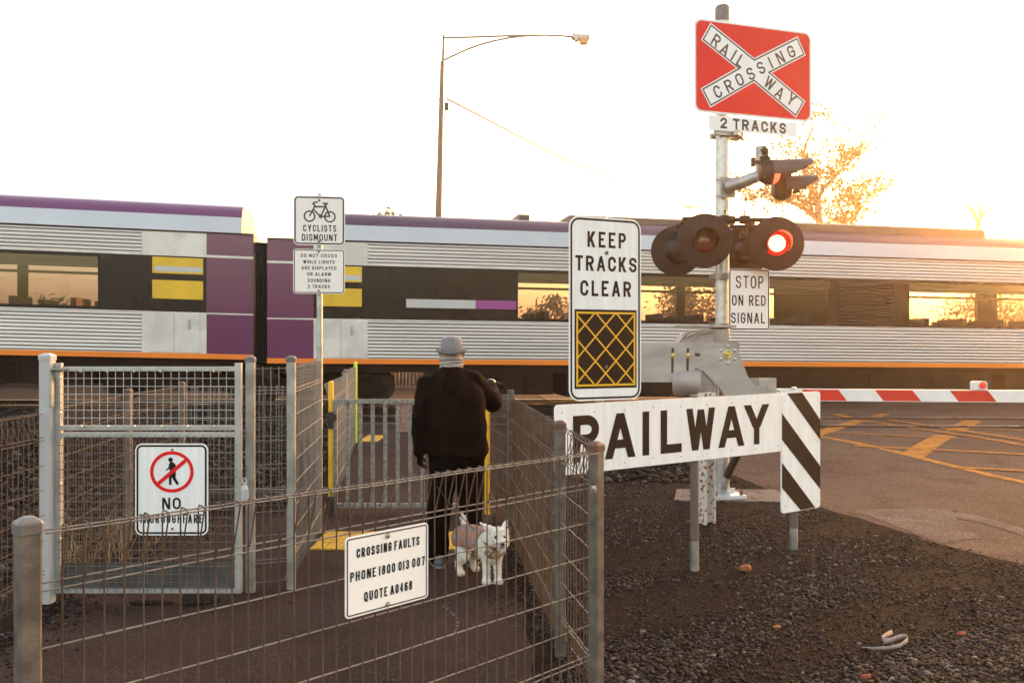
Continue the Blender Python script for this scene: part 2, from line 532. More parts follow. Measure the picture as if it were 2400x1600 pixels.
def rrect(x0, x1, y0, y1, r, n=6):
    pts = []
    for cx, cy, a in ((x1 - r, y1 - r, 0), (x0 + r, y1 - r, 90), (x0 + r, y0 + r, 180), (x1 - r, y0 + r, 270)):
        for i in range(n + 1):
            th = R(a + 90 * i / n)
            pts.append((cx + r * math.cos(th), cy + r * math.sin(th)))
    return pts

def clip(p, q, x0, x1, y0, y1):
    (ax, ay), (bx, by) = p, q; t0, t1 = 0.0, 1.0
    for d, lo, hi, a in ((bx - ax, x0, x1, ax), (by - ay, y0, y1, ay)):
        if abs(d) < 1e-9:
            if a < lo or a > hi: return None
            continue
        u, v = (lo - a) / d, (hi - a) / d
        if u > v: u, v = v, u
        t0, t1 = max(t0, u), min(t1, v)
    if t0 >= t1: return None
    return (ax + (bx - ax) * t0, ay + (by - ay) * t0), (ax + (bx - ax) * t1, ay + (by - ay) * t1)

def plate_between(pl, pr):
    """upright plate through two ground-plan points (left, right)"""
    pl, pr = Vector(pl), Vector(pr)
    return Plate(pl, Vector((pr.x - pl.x, pr.y - pl.y, 0)), (0, 0, 1))

# ------------------------------------------------------------------ setting: ground, path, road, rails
m_ground = ground_mat("brown gravelly soil", (.010, .0050, .0032), (.020, .0100, .0066), (.020, .0082, .0046), .55, 95, .55, .95, .9, (.10, .08, .065), .95)
m_path = ground_mat("worn brown asphalt path", (.026, .0158, .0122), (.050, .0292, .0226), (.048, .0230, .0158), .75, 130, .34, .93, .4, (.19, .15, .125), .968)
m_road = ground_mat("dusty brown asphalt road", (.066, .037, .0265), (.098, .059, .0445), (.054, .028, .018), .45, 90, .32, .88, .4, (.38, .33, .29), .94)
m_patch = ground_mat("pale worn asphalt patch", (.095, .064, .052), (.130, .092, .076), (.075, .046, .035), 1.2, 100, .35, .9, .4, (.42, .37, .33), .93)
m_concrete = ground_mat("stained concrete", (.12, .092, .076), (.18, .145, .125), (.09, .055, .04), 1.6, 60, .2, .9, .3, (.4, .35, .3), .97)
m_line = M("worn yellow road paint", (.30, .115, .016), .8, 0, .3, 9, bump=.2, bscale=120, spec=.1)
m_rail = M("polished rail steel", (.42, .38, .36), .28, .95, .15, 4)
m_rail_web = M("rusty rail side", (.10, .045, .028), .8, .2, .35, 15)

def axis(lo, hi, dense_lo, dense_hi, step, grow=1.35):
    v = [dense_lo]
    while v[-1] < dense_hi: v.append(v[-1] + step)
    st = step
    while v[-1] < hi: st *= grow; v.append(v[-1] + st)
    st = step
    while v[0] > lo: st *= grow; v.insert(0, v[0] - st)
    return v

gx, gy = axis(-300, 300, -8, 10, .6), axis(-30, 420, 0, 26, .35)
gb = MB()
for y in gy:
    for x in gx: gb.v.append((x, y, gz(x, y)))
nx = len(gx)
for j in range(len(gy) - 1):
    for i in range(nx - 1):
        gb.f.append([j * nx + i, j * nx + i + 1, (j + 1) * nx + i + 1, (j + 1) * nx + i]); gb.m.append(0)
tag(gb.build("ground", m_ground, smooth=True), kind="structure")

def sheet(name, left, right, lift, mat, step=.3):
    """ground-hugging sheet between two edge lines given as [(x, y)...] with rising y"""
    def at(e, y):
        for (x0, y0), (x1, y1) in zip(e, e[1:]):
            if y <= y1: return x0 + (x1 - x0) * (y - y0) / (y1 - y0)
        return e[-1][0]
    y0, y1 = left[0][1], left[-1][1]
    n = max(2, int((y1 - y0) / step)); mb = MB(); k = 12
    for i in range(n + 1):
        y = y0 + (y1 - y0) * i / n
        xl, xr = at(left, y), at(right, y)
        for j in range(k + 1):
            x = xl + (xr - xl) * j / k
            mb.v.append((x, y, gz(x, y) + lift))
    for i in range(n):
        for j in range(k):
            mb.f.append([i * (k + 1) + j, i * (k + 1) + j + 1, (i + 1) * (k + 1) + j + 1, (i + 1) * (k + 1) + j]); mb.m.append(0)
    return tag(mb.build(name, mat, smooth=True), kind="structure")

def wob(edge, amp, n, seed):
    """the same edge line with small irregularities"""
    rnd = random.Random(seed); out = []
    for (x0, y0), (x1, y1) in zip(edge, edge[1:]):
        for i in range(n):
            t = i / n
            out.append((x0 + (x1 - x0) * t + rnd.uniform(-amp, amp), y0 + (y1 - y0) * t))
    out.append(edge[-1]); return out

# path: enclosure in front of the gate, then the walkway over the tracks
sheet("path", wob([(-2.75, .6), (-2.72, 4.8), (-2.86, 5.6), (-3.0, 7.6), (-3.0, 8.0), (-1.85, 8.35), (-2.4, 12.6), (-2.8, 16.0)], .03, 12, 1),
      wob([(.25, .6), (.10, 4.2), (.08, 5.3), (-.05, 5.75), (-.15, 6.6), (-.2, 8.3), (-.75, 12.6), (-1.2, 16.0)], .025, 12, 2), .004, m_path, .12)
# road: left edge measured on the photo, running to the crossing and beyond
sheet("road", wob([(4.0, 5.9), (3.62, 6.6), (3.45, 6.98), (3.42, 7.24), (3.07, 8.5), (2.72, 10.15), (2.28, 11.6), (1.9, 13.4), (1.2, 18.0), (-.6, 40.0)], .03, 10, 3),
      [(30, 5.9), (30, 40.0)], .004, m_road, .12)
# the paler wedge of asphalt by the gravel
_pp = [G(*p) for p in ((1995, 1197), (2060, 1194), (2140, 1192), (2215, 1194), (2300, 1212), (2400, 1240), (2400, 1256), (2300, 1226), (2240, 1215),
                       (2250, 1232), (2300, 1262), (2260, 1266), (2215, 1275), (2170, 1262), (2140, 1250), (2080, 1226), (2030, 1208))]
pb = MB(); pb.poly([p + Vector((0, 0, .008)) for p in _pp])
tag(pb.build("asphalt_patch", m_patch), kind="structure")
# damp stains on the path
m_damp = ground_mat("damp asphalt", (.007, .0045, .0035), (.012, .0075, .006), (.009, .005, .004), 2, 130, .25, .93, .3)
db = MB()
for (cx, cy, rx, ry, ph) in ((355, 1414, 50, 8, .3), (466, 1406, 46, 17, 1.2), (165, 1412, 22, 9, 2.0)):
    db.poly([G(cx + rx * math.cos(a) * (1 + .16 * math.sin(3 * a + ph)), cy + ry * math.sin(a) * (1 + .2 * math.cos(2 * a + ph))) + Vector((0, 0, .008))
             for a in [2 * math.pi * i / 28 for i in range(28)]])
tag(db.build("damp_patch", m_damp), kind="structure")

# yellow box marking on the road
lb = MB()
def road_line(p, q, w, lift):
    a, b = G(*p), G(*q); d = (b - a).normalized(); nrm = Vector((-d.y, d.x, 0)) * w / 2
    n = max(1, int((b - a).length / .5))
    vs = []
    for i in range(n + 1):
        c = a + (b - a) * (i / n)
        for s_ in (1, -1):
            e = c + nrm * s_; vs.append((e.x, e.y, gz(e.x, e.y) + lift))
    lb.add(vs, [(2 * i, 2 * i + 1, 2 * i + 3, 2 * i + 2) for i in range(n)])
for i, (p, q, w) in enumerate([((1800, 1004), (2520, 1153), .15),
        ((2137, 1070), (2216, 1021), .30), ((2238, 1011), (2280, 986), .30), ((1905, 1021), (2018, 985), .26),
        ((2002, 1046), (2500, 1071), .10), ((1880, 1012), (2243, 1028), .10), ((2243, 1097), (2500, 1110), .10),
        ((2024, 987), (2500, 1068), .13), ((2080, 984), (2500, 1054), .13), ((2270, 1005), (2500, 1015), .10),
        ((1960, 972), (1990, 980), .2), ((2050, 979), (2075, 972), .2)]):
    road_line(p, q, w, .008 + i * .0012)
tag(lb.build("road_marking", m_line), kind="structure")

def rail_pair(name, p0, p1, gauge, z_top, label):
    """two running rails with head, web and foot"""
    p0, p1 = Vector(p0), Vector(p1); d = (p1 - p0).normalized(); nrm = Vector((-d.y, d.x, 0)).normalized()
    for s_ in (-.5, .5):
        mb = MB(); c0, c1 = p0 + nrm * gauge * s_, p1 + nrm * gauge * s_
        prof = [(-.035, 0), (.035, 0), (.035, -.03), (.009, -.045), (.009, -.13), (.065, -.145), (.065, -.155), (-.065, -.155), (-.065, -.145), (-.009, -.13), (-.009, -.045), (-.035, -.03)]
        n = len(prof); vs = [c + nrm * a + Vector((0, 0, z_top + b)) for c in (c0, c1) for a, b in prof]
        for i in range(n):
            j = (i + 1) % n
            mb.add([vs[i], vs[j], vs[n + j], vs[n + i]], [(0, 1, 2, 3)], 0 if i in (0,) else 1)
        o = mb.build(name, [m_rail, m_rail_web])
        tag(o, kind="structure")
_t0, _t1 = Vector((-2.7, 16.0, 0)), Vector((7.36, 15.58, 0))
_td = (_t1 - _t0).normalized()
rail_pair("rail", _t0 - _td * 60, _t1 + _td * 60, 1.6, .195, "")
# sleepers of the near track, seen on the ballast left of the path
m_sleeper = M("dusty concrete sleeper", (.17, .14, .12), .9, 0, .25, 6, bump=.3)
sb = MB()
_rz = Matrix.Rotation(math.atan2(_td.y, _td.x), 3, 'Z')
for i in range(40):
    c = _t0 - _td * (1.2 + i * .67)
    sb.box((c.x, c.y, .11), (.24, 2.5, .17), _rz)
tag(sb.build("sleepers", m_sleeper), kind="structure")
# ------------------------------------------------------------------ fences and gates
V2 = lambda x, y: Vector((x, y, 0))

def square_post(root, x, y, z0, z1, size, d, mat, capmat, name="post", cap=True, label=None):
    """hollow section post turned to direction d, with a bevelled plastic cap"""
    d = Vector((d[0], d[1], 0)).normalized()
    rot = Matrix(((d.x, -d.y, 0), (d.y, d.x, 0), (0, 0, 1)))
    mb = MB(); h = size / 2; c = .006
    prof = [(h - c, h), (-h + c, h), (-h, h - c), (-h, -h + c), (-h + c, -h), (h - c, -h), (h, -h + c), (h, h - c)]
    o = Vector((x, y, 0))
    mb.prism([o + rot @ Vector((a, b, z1)) for a, b in prof], (0, 0, z0 - z1))
    p = mb.build(name, mat, root, label=label)
    if cap:
        mb = MB(); rings = [(h + .004, -.022), (h + .004, .004), (h + .001, .010), (h * .55, .020), (h * .3, .022)]
        vs, fs = [], []
        for s_, z in rings:
            k = min(c, s_ * .3)
            for a, b in [(s_ - k, s_), (-s_ + k, s_), (-s_, s_ - k), (-s_, -s_ + k), (-s_ + k, -s_), (s_ - k, -s_), (s_, -s_ + k), (s_, s_ - k)]:
                vs.append(o + rot @ Vector((a, b, z1 + z)))
        for i in range(len(rings) - 1):
            for j in range(8): fs.append((i * 8 + j, i * 8 + (j + 1) % 8, (i + 1) * 8 + (j + 1) % 8, (i + 1) * 8 + j))
        fs.append(tuple(range((len(rings) - 1) * 8, len(rings) * 8)))
        mb.add(vs, fs)
        mb.build("post_cap", capmat, p)
    return p

def rolltop(root, p0, p1, z0, z1, side, mat, spacing=.0553, rv=.0026, rh=.0028, nv=5, dz0=0.0, dz1=0.0, d=.05, jit=.004, name="mesh_panel", rails=None):
    """welded mesh whose top and bottom are folded into triangular beams on the given side"""
    p0, p1 = Vector((p0[0], p0[1], 0)), Vector((p1[0], p1[1], 0))
    t = (p1 - p0).normalized(); L = (p1 - p0).length
    n = Vector((-t.y, t.x, 0))
    if n.dot(Vector((side[0], side[1], 0))) < 0: n = -n
    rnd = random.Random(int(L * 1000) + int(z1 * 100))
    mb = MB(); k = int(L / spacing); st = L / (k + 1)
    up = lambda s_, z: z + (dz0 + (dz1 - dz0) * s_ / L)
    for i in range(1, k + 1):
        s_ = i * st; c = p0 + t * s_
        e = rnd.uniform(-jit, jit)
        P = lambda a, z, q=0.0: c + t * q + n * a + Vector((0, 0, up(s_, z)))
        pts = [P(.003, z1 - .15, e), P(d - .004, z1 - .014, e), P(d, z1 - .003, e * .7), P(d - .008, z1 + .003, e * .5),
               P(.008, z1 + .005), P(0, z1 - .006), P(0, z0 + .15), P(0, z0 + .006), P(.008, z0), P(d - .004, z0 + .004), P(d, z0 + .012), P(.003, z0 + .15)]
        mb.tube(pts, rv, nv, caps=False)
    zs = [z1 - .148, z1 - .170]
    z = z1 - .325
    while z > z0 + .26: zs.append(z); z -= .156
    zs += [z0 + .17, z0 + .148]
    for a, z in [(d - .008, z1 - .007), (.008, z1 - .005), (d - .008, z0 + .012)] + [(-.004, z) for z in zs]:
        pts = []
        for j in range(9):
            s_ = L * j / 8
            sag = 0.0013 * math.sin(j * 2.1 + z * 30)
            pts.append(p0 + t * s_ + n * (a + sag * .5) + Vector((0, 0, up(s_, z) + sag)))
        mb.tube(pts, rh, 5, caps=False, mi=1)
    return mb.build(name, [mat, rails or (m_wire_rail if mat is m_wire else mat)], root, smooth=True)

def plain_mesh(root, o, r, w, z0, z1, step, rad, mat, name="mesh_infill", extra=0.0):
    o, r = Vector(o), Vector(r).normalized(); mb = MB()
    n = Vector((r.y, -r.x, 0))
    k = max(1, round(w / step))
    for i in range(1, k):
        c = o + r * (w * i / k)
        mb.tube([c + Vector((0, 0, z0 - extra)), c + Vector((0, 0, z1 + extra))], rad, 5, False)
    k2 = max(1, round((z1 - z0) / step))
    for i in range(1, k2):
        z = z0 + (z1 - z0) * i / k2
        mb.tube([o + n * rad * 1.8 + Vector((0, 0, z)) - r * extra, o + n * rad * 1.8 + r * (w + extra) + Vector((0, 0, z))], rad, 5, False)
    return mb.build(name, mat, root, smooth=True)

# front fence (nearest the camera)
A, B = V2(-1.285, 2.265), V2(.386, 3.92)
ab = (B - A).normalized()
f = thing("mesh_fence", "rusty mesh fence closest to the viewer, carrying the white phone sign", "fence", A)
square_post(f, A.x, A.y, 0, 1.165, .056, ab, m_galv_dull, m_cap)
square_post(f, B.x, B.y, 0, 1.170, .056, ab, m_galv_dull, m_cap_rust)
rolltop(f, A + ab * .03, B - ab * .03, .05, 1.15, (.72, -.70), m_wire, nv=6, rv=.0025, rh=.0030)
mb = MB(); bp_ = B + ab * -.055 + Vector((.02, -.03, .985))
mb.box(bp_, (.035, .012, .03), Matrix.Rotation(R(45), 3, 'Z')); mb.lathe([(.012, 0), (.012, .006), (.007, .006), (.007, .012)], bp_ + Vector((.004, -.004, 0)), (.7, -.7, 0), 8)
mb.build("fixing_clip", m_bolt, f)

# fence along the right of the path, back to the gate
C2, C3, C4 = V2(.253, 4.48), V2(-.010, 7.06), V2(-.236, 8.15)
f = thing("mesh_fence", "rusty mesh fence along the right side of the path, past the front corner", "fence", C2)
d23 = (C3 - C2).normalized(); dB2 = (C2 - B).normalized()
square_post(f, C2.x, C2.y, 0, 1.215, .052, d23, m_galv_dull, m_cap_rust)
square_post(f, C3.x, C3.y, 0, 1.245, .052, d23, m_galv_dull, m_cap_rust, cap=False)
mb = MB()
mb.box((C3.x, C3.y, 1.2475), (.046, .046, .004), Matrix.Rotation(math.atan2(d23.y, d23.x), 3, 'Z'))
mb.build("post_cap", m_cap_rust, f)
rolltop(f, B + dB2 * .035, C2 - dB2 * .03, .05, 1.19, (1, 0), m_wire, dz0=-.03)
rolltop(f, C2 + d23 * .03, C3 - d23 * .03, .05, 1.19, (1, 0), m_wire, dz1=-.02, rails=m_wire, rv=.003, rh=.0024)
d34 = (C4 - C3).normalized()
rolltop(f, C3 + d34 * .03, C4 - d34 * .04, .05, 1.17, (1, 0), m_wire, rails=m_wire, rv=.003, rh=.0024)

# fence at the left edge, towards the camera
f = thing("mesh_fence", "rusty mesh fence at the far left edge, leading up to the tall white gate post", "fence", (-2.93, 3.0, 0))
square_post(f, -2.93, 3.0, 0, 1.23, .05, (0, 1), m_galv_dull, m_cap)
rolltop(f, (-2.93, 3.03), (-2.93, 5.34), .05, 1.20, (-1, 0), m_wire, rv=.003, rh=.0026, rails=m_wire)
rolltop(f, (-2.93, .7), (-2.93, 2.97), .05, 1.20, (-1, 0), m_wire, rv=.003, rh=.0026, rails=m_wire)

# fence continuing behind the lock gate, round the corner to the walkway gate
f = thing("mesh_fence", "brown mesh fence behind the no-through gate, turning a corner before the ballast", "fence", (-3.19, 7.1, 0))
square_post(f, -3.19, 7.1, 0, 1.24, .05, (.15, 1), m_galv_dull, m_cap_rust)
square_post(f, -3.21, 8.3, 0, 1.24, .05, (0, 1), m_galv_dull, m_cap_rust)
rolltop(f, (-2.97, 5.46), (-3.185, 7.06), .04, 1.21, (-1, 0), m_wire, rv=.0028, rh=.0024, rails=m_wire)
rolltop(f, (-3.19, 7.14), (-3.21, 8.26), .04, 1.21, (-1, 0), m_wire, rv=.0028, rh=.0024, rails=m_wire)
rolltop(f, (-3.18, 8.31), (-1.80, 8.31), .04, 1.21, (0, 1), m_wire_grey, rv=.003, rh=.003)
mb = MB(); mb.box((-2.48, 8.42, .15), (1.5, .06, .09)); mb.build("bottom_beam", M("old brown timber", (.085, .055, .04), .85, 0, .3, 8, stretch=(.2, 1, 1)), f)

# tall post of the lock gate
GPx, GPy = -2.94, 5.4
f = thing("gate_post", "tall white gate post where the left fence meets the no-through gate", "post", (GPx, GPy, 0))
square_post(f, GPx, GPy, 0, 1.555, .073, (1, 0), m_white_post, m_white_post)
mb = MB(); mb.box((GPx + .07, GPy - .01, 1.475), (.10, .05, .008)); mb.lathe([(.012, 0), (.012, .012), (.008, .012), (.008, .03)], (GPx + .085, GPy - .01, 1.479), (0, 0, 1), 8)
mb.box((GPx + .042, GPy - .02, 1.33), (.014, .045, .18)); mb.build("hinge", m_galv, f)

# the lock gate itself
gl, gr, gy_ = W(129, 0, 5.42).x, W(568.5, 0, 5.45).x, 5.43
gw = gr - gl
f = thing("mesh_gate", "grey steel mesh gate carrying the no-through sign", "gate", ((gl + gr) / 2, gy_, 0))
ztop, zmid, zbot = 1.488, 1.085, .055
mb = MB(); tb = .038
for x in (gl + tb / 2, gr - tb / 2): mb.box((x, gy_, (ztop + .025 + zbot) / 2), (tb, tb, ztop + .025 - zbot))
for z in (ztop - .012, zmid + .017, zmid - .027, zbot + .012):
    mb.box(((gl + gr) / 2, gy_, z), (gw - 2 * tb, .034, .028 if z > .2 else .024))
mb.build("gate_frame", m_gate_steel, f)
plain_mesh(f, (gl + tb, gy_ - .022, 0), (1, 0, 0), gw - 2 * tb, zmid + .03, ztop - .022, .0505, .0024, m_gate_steel, "mesh_infill", .012)
plain_mesh(f, (gl + tb, gy_ - .022, 0), (1, 0, 0), gw - 2 * tb, zbot + .02, zmid - .04, .0505, .0022, m_galv_dull, "mesh_infill", .012)
mb = MB(); mb.box(((gl + gr) / 2, gy_ + .012, .155), (gw - 2 * tb - .01, .004, .175)); mb.build("kick_plate", M("dull zinc sheet", (.075, .066, .06), .75, 0, .3, 7), f)
mb = MB()
for zz in (.4, .75, 1.02, 1.2, 1.42): mb.lathe([(.012, 0), (.01, .008)], (gl + tb, gy_ - .02, zz), (0, -1, 0), 8)
for i in range(1, 7):
    x = gl + gw * i / 7
    mb.lathe([(.011, 0), (.009, .008)], (x, gy_ - .018, ztop - .024), (0, -1, 0), 8)
    mb.lathe([(.011, 0), (.009, .008)], (x, gy_ - .018, zmid + .026), (0, -1, 0), 8)
mb.build("mesh_clip", m_bolt, f)
mb = MB(); mb.lathe([(.001, -.055), (.018, -.052), (.024, -.03), (.024, .03), (.018, .046), (.010, .056), (.010, .075)], (W(572.5, 0, 5.43).x + .012, 5.40, EYE - 355 * 5.43 / F), (0, 0, 1), 12)
mb.tube([(W(572.5, 0, 5.43).x + .012 + .012 * math.cos(a), 5.40, EYE - 355 * 5.43 / F + .07 + .03 * math.sin(a)) for a in [math.pi * i / 8 for i in range(9)]], .004, 6)
mb.build("padlock", m_white_post, f)

# posts and narrow panels right of the lock gate
Ax, Ay, Bx, By = -1.722, 5.62, -1.472, 5.69
Cx, Cy = -1.672, 7.42
f = thing("mesh_fence", "tall grey fence right of the no-through gate, running back to the bicycle sign pole", "fence", (Bx, By, 0))
square_post(f, Ax, Ay, 0, 1.535, .056, (1, .1), m_galv, m_cap)
square_post(f, Bx, By, 0, 1.535, .056, (1, .1), m_galv, m_cap)
rolltop(f, (Ax + .03, Ay), (Bx - .03, By), .04, 1.475, (0, 1), m_wire_grey, rv=.0026)
rolltop(f, (Bx - .01, By + .035), (Cx + .02, Cy), .04, 1.475, (-1, 0), m_wire_grey, rv=.003, rh=.003)

# pedestrian swing gate
gY = 8.15
f = thing("pedestrian_gate", "galvanised barred swing gate between two yellow posts, in front of the man", "gate", (-1.0, gY, 0))
for x, nm in ((-1.728, 0), (-.236, 1)):
    p = MB(); p.lathe([(.026, 0), (.026, 1.25), (.024, 1.262), (.015, 1.272), (.001, 1.275)], (x, gY, 0), (0, 0, 1), 14)
    p.build("gate_post", m_yellow, f, smooth='auto')
mb = MB()
mb.box((-1.725, gY - .033, .90), (.05, .03, .16)); mb.box((-1.70, gY - .035, .93), (.07, .02, .05))
mb.lathe([(.012, 0), (.01, .012)], (-1.735, gY - .048, .93), (0, -1, 0), 8); mb.lathe([(.012, 0), (.01, .012)], (-1.735, gY - .048, .87), (0, -1, 0), 8)
mb.build("hinge", m_rubber, f)
mb = MB(); mb.box((-1.725, gY - .03, .09), (.07, .05, .17)); mb.build("hinge", m_rubber, f)
mb = MB(); mb.box((-1.80, 7.97, .555), (.052, .052, 1.11)); mb.build("latch_post", m_galv_spot, f)
x0g, x1g = W(781.5, 0, gY).x, -.29
mb = MB()
mb.box(((x0g + x1g) / 2, gY, 1.098 - .019), (x1g - x0g, .04, .038)); mb.box(((x0g + x1g) / 2, gY, .085), (x1g - x0g, .04, .04))
nb = 12
for i in range(nb + 1):
    x = x0g + .018 + i * .119
    if x > x1g - .03: x = x1g - .018
    mb.box((x, gY, (1.060 + .105) / 2), (.037, .012 if 0 < i and x < x1g - .03 else .036, 1.060 - .105))
mb.build("gate_frame", m_galv_spot, f)
mb = MB()
for s_ in (0, 1):
    xa, xb = x0g + .036, x0g + .119
    xx = xa if s_ == 0 else xb; sg = 1 if s_ == 0 else -1
    mb.prism([(xx, gY - .006, 1.06), (xx + sg * .035, gY - .006, 1.06), (xx, gY - .006, 1.025)], (0, .012, 0))
mb.build("corner_gusset", m_galv, f)
px0, px1 = W(938, 0, gY).x, W(956.5, 0, gY).x
mb = MB(); mb.box(((px0 + px1) / 2, gY, 1.06 - .137), (px1 - px0, .008, .27)); mb.build("signal_plate", M("pinkish speckled plate", (.22, .105, .085), .7, 0, scale=90, col2=(.36, .23, .2), stretch=(1, 1, .3)), f)

# fence along the walkway beyond the gate
f = thing("mesh_fence", "grey fence beyond the barred gate, ending at a lime green post by the track", "fence", (-2.03, 10.4, 0))
z1 = gz(-2.31, 12.6)
square_post(f, -2.03, 10.4, 0, 1.29, .048, (-.13, 1), m_galv, m_cap)
p = MB(); p.lathe([(.026, 0), (.026, 1.20), (.02, 1.215), (.001, 1.222)], (-2.31, 12.6, z1 - .02), (0, 0, 1), 14)
for zz in (.35, .75, 1.05): p.lathe([(.012, 0), (.012, .035)], (-2.31 - .02, 12.57, z1 + zz), (-1, -.6, 0), 8)
p.build("end_post", m_lime, f, smooth='auto', label="lime green end post")
rolltop(f, (-1.76, 8.2), (-2.025, 10.37), .04, 1.24, (-1, 0), m_wire_grey, dz1=-.02, rv=.003, rh=.003)
rolltop(f, (-2.035, 10.43), (-2.30, 12.56), .08, 1.27, (-1, 0), m_wire_grey, dz1=.0, rv=.003, rh=.003)

# tactile paving strips
def tactile(name, poly, lift, label):
    """yellow tiles with raised domes"""
    xs = [p[0] for p in poly]
    (xa, ya), (xb, yb) = poly
    f = thing(name, label, "tactile paving", ((xa + xb) / 2, (ya + yb) / 2, gz((xa + xb) / 2, (ya + yb) / 2)))
    mb = MB(); k = 0
    nx_, ny_ = max(1, round((xb - xa) / .3)), max(1, round((yb - ya) / .3))
    for i in range(nx_):
        for j in range(ny_):
            tx, ty = (xb - xa) / nx_, (yb - ya) / ny_
            c = Vector((xa + tx * (i + .5), ya + ty * (j + .5), 0)); z = gz(c.x, c.y)
            mb.box((c.x, c.y, z + .008), (tx - .004, ty - .004, .012))
            for a in range(6):
                for b in range(6):
                    mb.lathe([(.015, 0), (.011, .005)], (c.x + (a - 2.5) * tx / 6, c.y + (b - 2.5) * ty / 6, z + .014), (0, 0, 1), 6, caps=(False, True))
    mb.build("tile", M("scuffed yellow tactile tile", (.52, .29, .012), .7, 0, scale=16, col2=(.22, .12, .022), lo=.5, hi=.8), f)
    return f
tactile("tactile_strip", ((-1.6, 6.74), (-.16, 7.36)), .004, "yellow dimpled tactile strip on the path before the barred gate, near the man's feet")
tactile("tactile_strip", ((-2.28, 12.7), (-2.0, 13.5)), .004, "yellow dimpled tactile strip beyond the gate, beside the lime green post")
# ------------------------------------------------------------------ signs
def sign_plate(root, pl, x0, x1, y0, y1, r, face, bw=0, bi=0, bcol=None, name="sign_plate", th=.003):
    mb = MB(); pl.slab(mb, rrect(x0, x1, y0, y1, r), -th, 0)
    mb.m[1] = 1
    p = mb.build(name, [face, m_back], root)
    if bw:
        mb = MB(); pl.ribbon(mb, rrect(x0 + bi, x1 - bi, y0 + bi, y1 - bi, max(.006, r - bi)), bw, .0012, True)
        mb.build("border", bcol or m_black, p)
    return p

# --- sign hanging on the front fence
P0 = A + ab * .99; P1 = A + ab * 1.392
nrm = Vector((ab.y, -ab.x, 0))
pl = plate_between(P0 + nrm * .062, P1 + nrm * .062)
w_ = (P1 - P0).length
root = thing("phone_sign", "white crossing faults phone number sign hung on the front mesh fence", "sign", pl.P(w_ / 2, .81))
a0, b1 = pl.px(809, 1260); a1, _t = pl.px(1003.5, 1226); b0 = pl.px(809, 1451.5)[1]
p = sign_plate(root, pl, a0, a1, b0, b1, .016, m_sign, .0042, .0085)
mb = MB()
pl.line(mb, "CROSSING FAULTS", 700 + 425 / 3.136, 1150 + 424 / 3.136, 1150 + 493 / 3.136, 700 + 886 / 3.136, .0056, .0014, gap=.42)
pl.line(mb, "PHONE 1800 013 007", 700 + 378 / 3.136, 1150 + 599 / 3.136, 1150 + 670 / 3.136, 700 + 926 / 3.136, .0056, .0014, gap=.42)
pl.line(mb, "QUOTE A0468", 700 + 480 / 3.136, 1150 + 742 / 3.136, 1150 + 813 / 3.136, 700 + 833 / 3.136, .0056, .0014, gap=.42)
mb.build("lettering", m_black, p)
for y in (328, 831):
    mb = MB(); a, b = pl.px(700 + 654 / 3.136, 1150 + y / 3.136); pl.bolt(mb, a, b, .0065, 0, 12, .008); mb.build("bolt", m_bolt, p)

# --- no thoroughfare sign on the lock gate
Ys = 5.385
pl = Plate(W(317, 800, Ys), (1, 0, 0), (0, 0, 1))
z0 = Vector((0, 0, 0))
root = thing("no_entry_sign", "white sign with crossed out walker in a red ring, fixed to the lock gate", "sign", W(402, 1146, Ys))
sc6 = lambda x, y: pl.px(310 + x / 6.272, 1020 + y / 6.272)
x0, y1 = sc6(42, 118); x1, y0 = sc6(1116, 1466)
p = sign_plate(root, pl, x0, x1, y0, y1, .045, m_sign_old, .012, .015)
ring = MB()
ca, cb = sc6(583, 533); rx = 296 / 6.272 / F * Ys
pl.ribbon(ring, [(ca + rx * math.cos(t), cb + rx * .945 * math.sin(t)) for t in [2 * math.pi * i / 48 for i in range(48)]], .021, .0022, True)
q0 = sc6(385, 705); q1 = sc6(785, 365)
pl.ribbon(ring, [q0, q1], .0235, .0030)
ring.build("prohibition_ring", m_red, p)
wk = MB()
pl.disc(wk, *sc6(564, 356), .0146, .0012, 20)
pl.fill(wk, [sc6(*q) for q in ((560, 392), (590, 388), (615, 400), (648, 448), (640, 520), (640, 625), (688, 708), (655, 727), (598, 640), (580, 612), (576, 727), (542, 727), (540, 610), (556, 520), (552, 492), (500, 513), (494, 494), (530, 478), (546, 405))], .0016)
wk.build("walker_symbol", m_black, p)
tx = MB()
pl.line(tx, "NO", 310 + 440 / 6.272, 1020 + 912 / 6.272, 1020 + 1083 / 6.272, 310 + 714 / 6.272, .0128, .0014, gap=.3)
pl.line(tx, "THOROUGHFARE", 310 + 103 / 6.272, 1020 + 1155 / 6.272, 1020 + 1287 / 6.272, 310 + 1036 / 6.272, .0085, .0014, gap=.42)
tx.build("lettering", m_black, p)
for y in (210, 1370):
    mb = MB(); pl.bolt(mb, *sc6(588, y), .0055, 0, 10); mb.build("bolt", m_galv_dull, p)

# --- cyclists dismount pole
Yc = 7.36
root = thing("sign_pole", "round grey pole carrying the bicycle sign and the wordy warning sign", "sign pole", (Cx, Cy, 0))
mb = MB(); mb.lathe([(.026, 0), (.026, 2.91), (.02, 2.935), (.001, 2.94)], (Cx, Cy, 0), (0, 0, 1), 14); pole = mb.build("pole", m_galv, root, smooth='auto')
pl = plate_between(W(687, 800, 7.335), W(808, 800, 7.395))
c6 = lambda x, y: pl.px(680 + x / 6.03, 440 + y / 6.03)
x0, y1 = c6(46, 108); x1, y0 = c6(776, 818)
p = sign_plate(root, pl, x0, x1, y0, y1, .042, m_sign_pink, .012, .014, M("charcoal sign border", (.045, .04, .037), .5))
bk = MB(); tk = .0125
for (cx_, cy_) in ((274, 402), (562, 411)):
    ca, cb = c6(cx_, cy_); pl.ribbon(bk, [(ca + .0435 * math.cos(t), cb + .0435 * math.sin(t)) for t in [2 * math.pi * i / 30 for i in range(30)]], tk, .0012, True)
